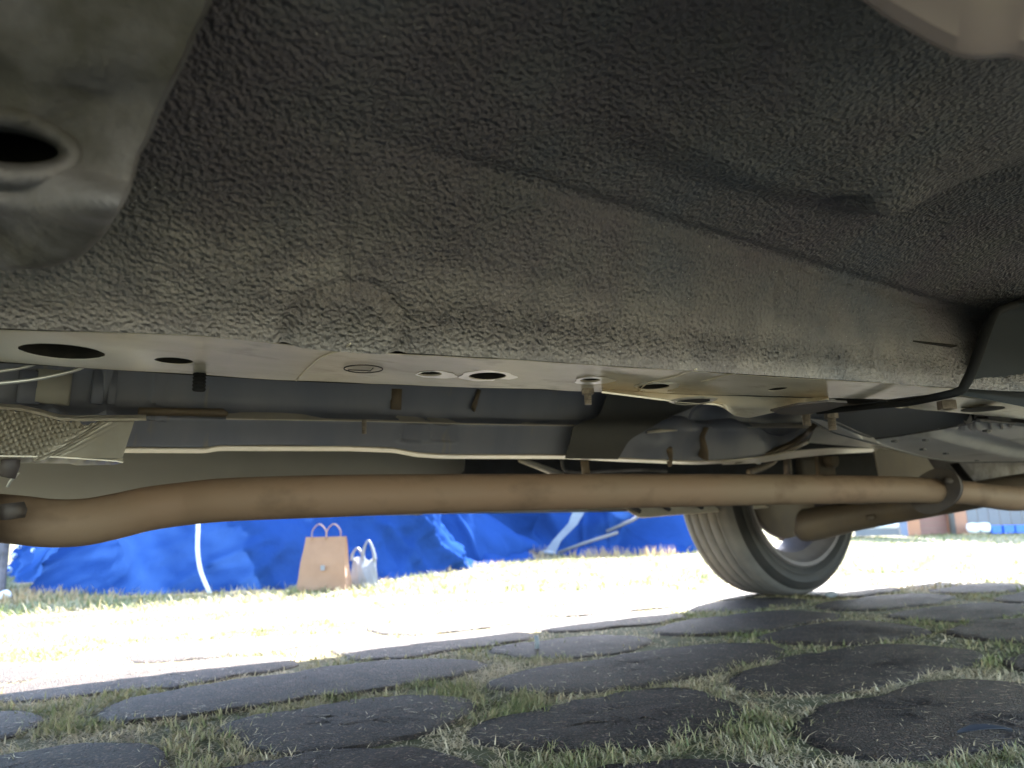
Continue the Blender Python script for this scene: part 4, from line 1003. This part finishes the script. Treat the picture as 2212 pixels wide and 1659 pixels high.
# brick building with its grey sheet fence far right
def wall_px(x0, x1, yb, ztop, thick, push=0):
    a, b = atZ(x0, yb, 0), atZ(x1, yb - .2, 0); return a, b
gb = atZ(2020, 1155, 0); db = (gb - EYE) @ Fv
BB = empty('brick_building', gb, 'orange brick building corner with a downpipe beyond the rear wheel', 'building')
def slab(name, x0, x1, d0, thick, h, mat, parent, z0=0.0, bev=0):
    a = EYE + ray(x0, 1150) * d0; b = EYE + ray(x1, 1150) * d0; a[2] = b[2] = 0
    u = (b - a); L_ = np.linalg.norm(u); u /= L_; w = np.array([-u[1], u[0], 0])
    if w @ Fv < 0: w = -w
    R_ = np.array([u, w, [0, 0, 1]])
    V, F = box_geo((L_ / 2, thick / 2, (h - z0) / 2 + z0), (L_, thick, h - z0)); return obj(name, V @ R_ + a, F, mat, parent, smooth=False, bevel=bev)
slab('brick_pier', 1963, 1989, db - .05, .4, 3.0, BRICK, BB)
slab('brick_recess', 1989, 2061, db + .1, .3, 3.0, BRICKD, BB)
slab('brick_pier', 2061, 2092, db - .03, .4, 3.0, BRICK, BB)
tube('downpipe', [atD(2060, 1155, db - .12), atD(2060, 1155, db - .12) + [0, 0, 2.8]], .035, PANELG, BB, n=12)
V = []; 
for k in range(9): slab('mortar_joint', 1989, 2061, db + .095, .004, .07 * k + .082, KRAFTH, BB, .07 * k + .07)
slab('corner_post', 1946, 1962, db - .3, .12, 1.8, POST, tag(empty('fence_post', atD(1954, 1155, db - .3), 'slate grey square post between the white van side and the brick pier', 'post'), None))
WV = empty('white_van', atD(1900, 1155, db - .6), 'white vehicle side glowing in the sun behind the wheel', 'vehicle')
slab('side_panel', 1850, 1947, db - .7, 1.2, 1.7, WHITEP, WV, .10, .04)
slab('sill_trim', 1850, 1943, db - .75, .05, .10, PANELG, WV, .02)
GF = empty('metal_fence', atD(2150, 1150, db), 'grey ribbed sheet metal fence right of the brick building', 'fence')
for k in range(9):
    slab('fence_panel', 2093 + 24 * k, 2115.5 + 24 * k, db - .02, .03, 1.6, PANELG, GF, .0)
slab('fence_rail', 2092, 2310, db + .03, .05, 1.2, POST, GF, 1.1)
for k in range(2):
    c_ = atD(2102 + 24 * k, 1144, db - .25); c_[2] = .075
    a_ = np.linspace(0, 2 * math.pi, 28, endpoint=False)
    V, F = lathe_geo([(.001, -.06), (.06, -.055), (.072, 0), (.06, .05), (.001, .06)], 24, c_, 'Z')
    o = obj('bucket', V, F, WHITEP, None, origin=(c_[0], c_[1], 0))
    tag(o, ('white rounded tub at the foot of the fence, nearest the brick pier', 'white rounded tub at the foot of the fence, beside the blue crates')[k], 'tub', 'white tubs by the fence')
for k, (x0, x1) in enumerate(((2144, 2166), (2170, 2193), (2196, 2230))):
    o = slab('crate', x0, x1, db - .3, .16, .095, BLUEP, None, .0, .01)
    tag(o, ('blue crate by the fence, next to the white tubs', 'blue crate by the fence, between two other crates', 'blue crate by the fence, at the picture edge')[k], 'crate', 'blue crates by the fence')

# small litter
p = atZ(1160, 1402, .0); V, F = tube_geo([p + [0, 0, .001], p + [.001, 0, .012], p + [.0, .001, .023]], [.0042, .0042, .0036], 12)
tag(obj('cigarette_butt', V, F, POLY, None, origin=p), 'pale stub standing upright on a grey paver in front of the shadow line', 'litter')
def pebble(x, y, r, mat, label, nm='pebble', cat_='stone', fl=.6):
    p = atZ(x, y, 0.0); V = []; nn = 14
    for i in range(8):
        t = math.pi * i / 7
        for k in range(nn):
            a = 2 * math.pi * k / nn; w_ = 1 + .18 * math.sin(2 * a + i) + .1 * math.sin(3 * a)
            V.append(p + [r * w_ * math.sin(t) * math.cos(a), r * w_ * .8 * math.sin(t) * math.sin(a), r * fl * (1 - math.cos(t))])
    return tag(obj(nm, V, grid_faces(8, nn, True), mat, None, origin=p), label, cat_)
pebble(1797, 1292, .016, POLY, 'white pebble in the grass just right of the tyre')
p = atZ(2130, 1594, .004); V = []
for i, t in enumerate(np.linspace(0, 1, 12)):
    w_ = .006 * math.sin(math.pi * min(1, t * 1.05)) + .0008
    q = p + [.050 * (t - .5) * .9, -.050 * (t - .5) * .6, .004 + .004 * math.sin(3 * t)]
    V += [q + [-.3 * w_, -w_, .002], q + [0, 0, 0], q + [.3 * w_, w_, .003]]
tag(obj('dead_leaf', V, grid_faces(12, 3), CAVITY, None, origin=p, solid=.0006), 'curled black dead leaf lying on the nearest paver', 'leaf')
# dry tufts by the tents (countless straw blades)
V = []; T = []
for cx_, cy_, n_, h_ in ((60, 1284, 200, .05), (110, 1288, 220, .05), (165, 1292, 160, .045), (215, 1295, 160, .035), (1050, 1226, 160, .05), (1125, 1208, 240, .10), (1150, 1209, 120, .07), (1300, 1203, 120, .08), (1410, 1200, 120, .08), (20, 1300, 160, .05)):
    c_ = atZ(cx_, cy_, 0)
    for _ in range(n_):
        b0 = c_ + [rng.normal(0, .12), rng.normal(0, .05), -.02]; a = rng.uniform(0, 6.28); l = h_ * rng.uniform(.5, 1.3); k_ = rng.uniform(.1, .8)
        w_ = np.array([-math.sin(a), math.cos(a), 0]) * .004; q = len(V)
        m1 = b0 + [math.cos(a) * l * k_ * .4, math.sin(a) * l * k_ * .4, l * .6]; e1 = b0 + [math.cos(a) * l * k_, math.sin(a) * l * k_, l]
        V += [b0 - w_, b0 + w_, m1 - w_ * .7, m1 + w_ * .7, e1]; T += [(q, q + 1, q + 3), (q, q + 3, q + 2), (q + 2, q + 3, q + 4)]
STRAW = pmat('straw', (.50, .34, .17), (.42, .33, .18), 30, .8, transl=.3)
tag(obj('straw_tuft', V, T, STRAW, None), 'dry straw coloured grass tufts along the foot of the tents', 'grass', kind='stuff')
# concrete block and rag glimpsed at the left end of the tent
p = atZ(-10, 1292, 0); d_ = (p - EYE) @ Fv
V, F = box_geo(p + [-.22, .1, .16], (.5, .25, .32)); tag(obj('concrete_block', V, F, GREYPANEL, None, origin=p, smooth=False, bevel=.02), 'pale grey concrete block at the left end of the blue tent', 'block')
pebble(10, 1296, .022, WHITEP, 'white scrap of litter lying in straw at the left picture edge', 'litter_scrap', 'litter', .8)
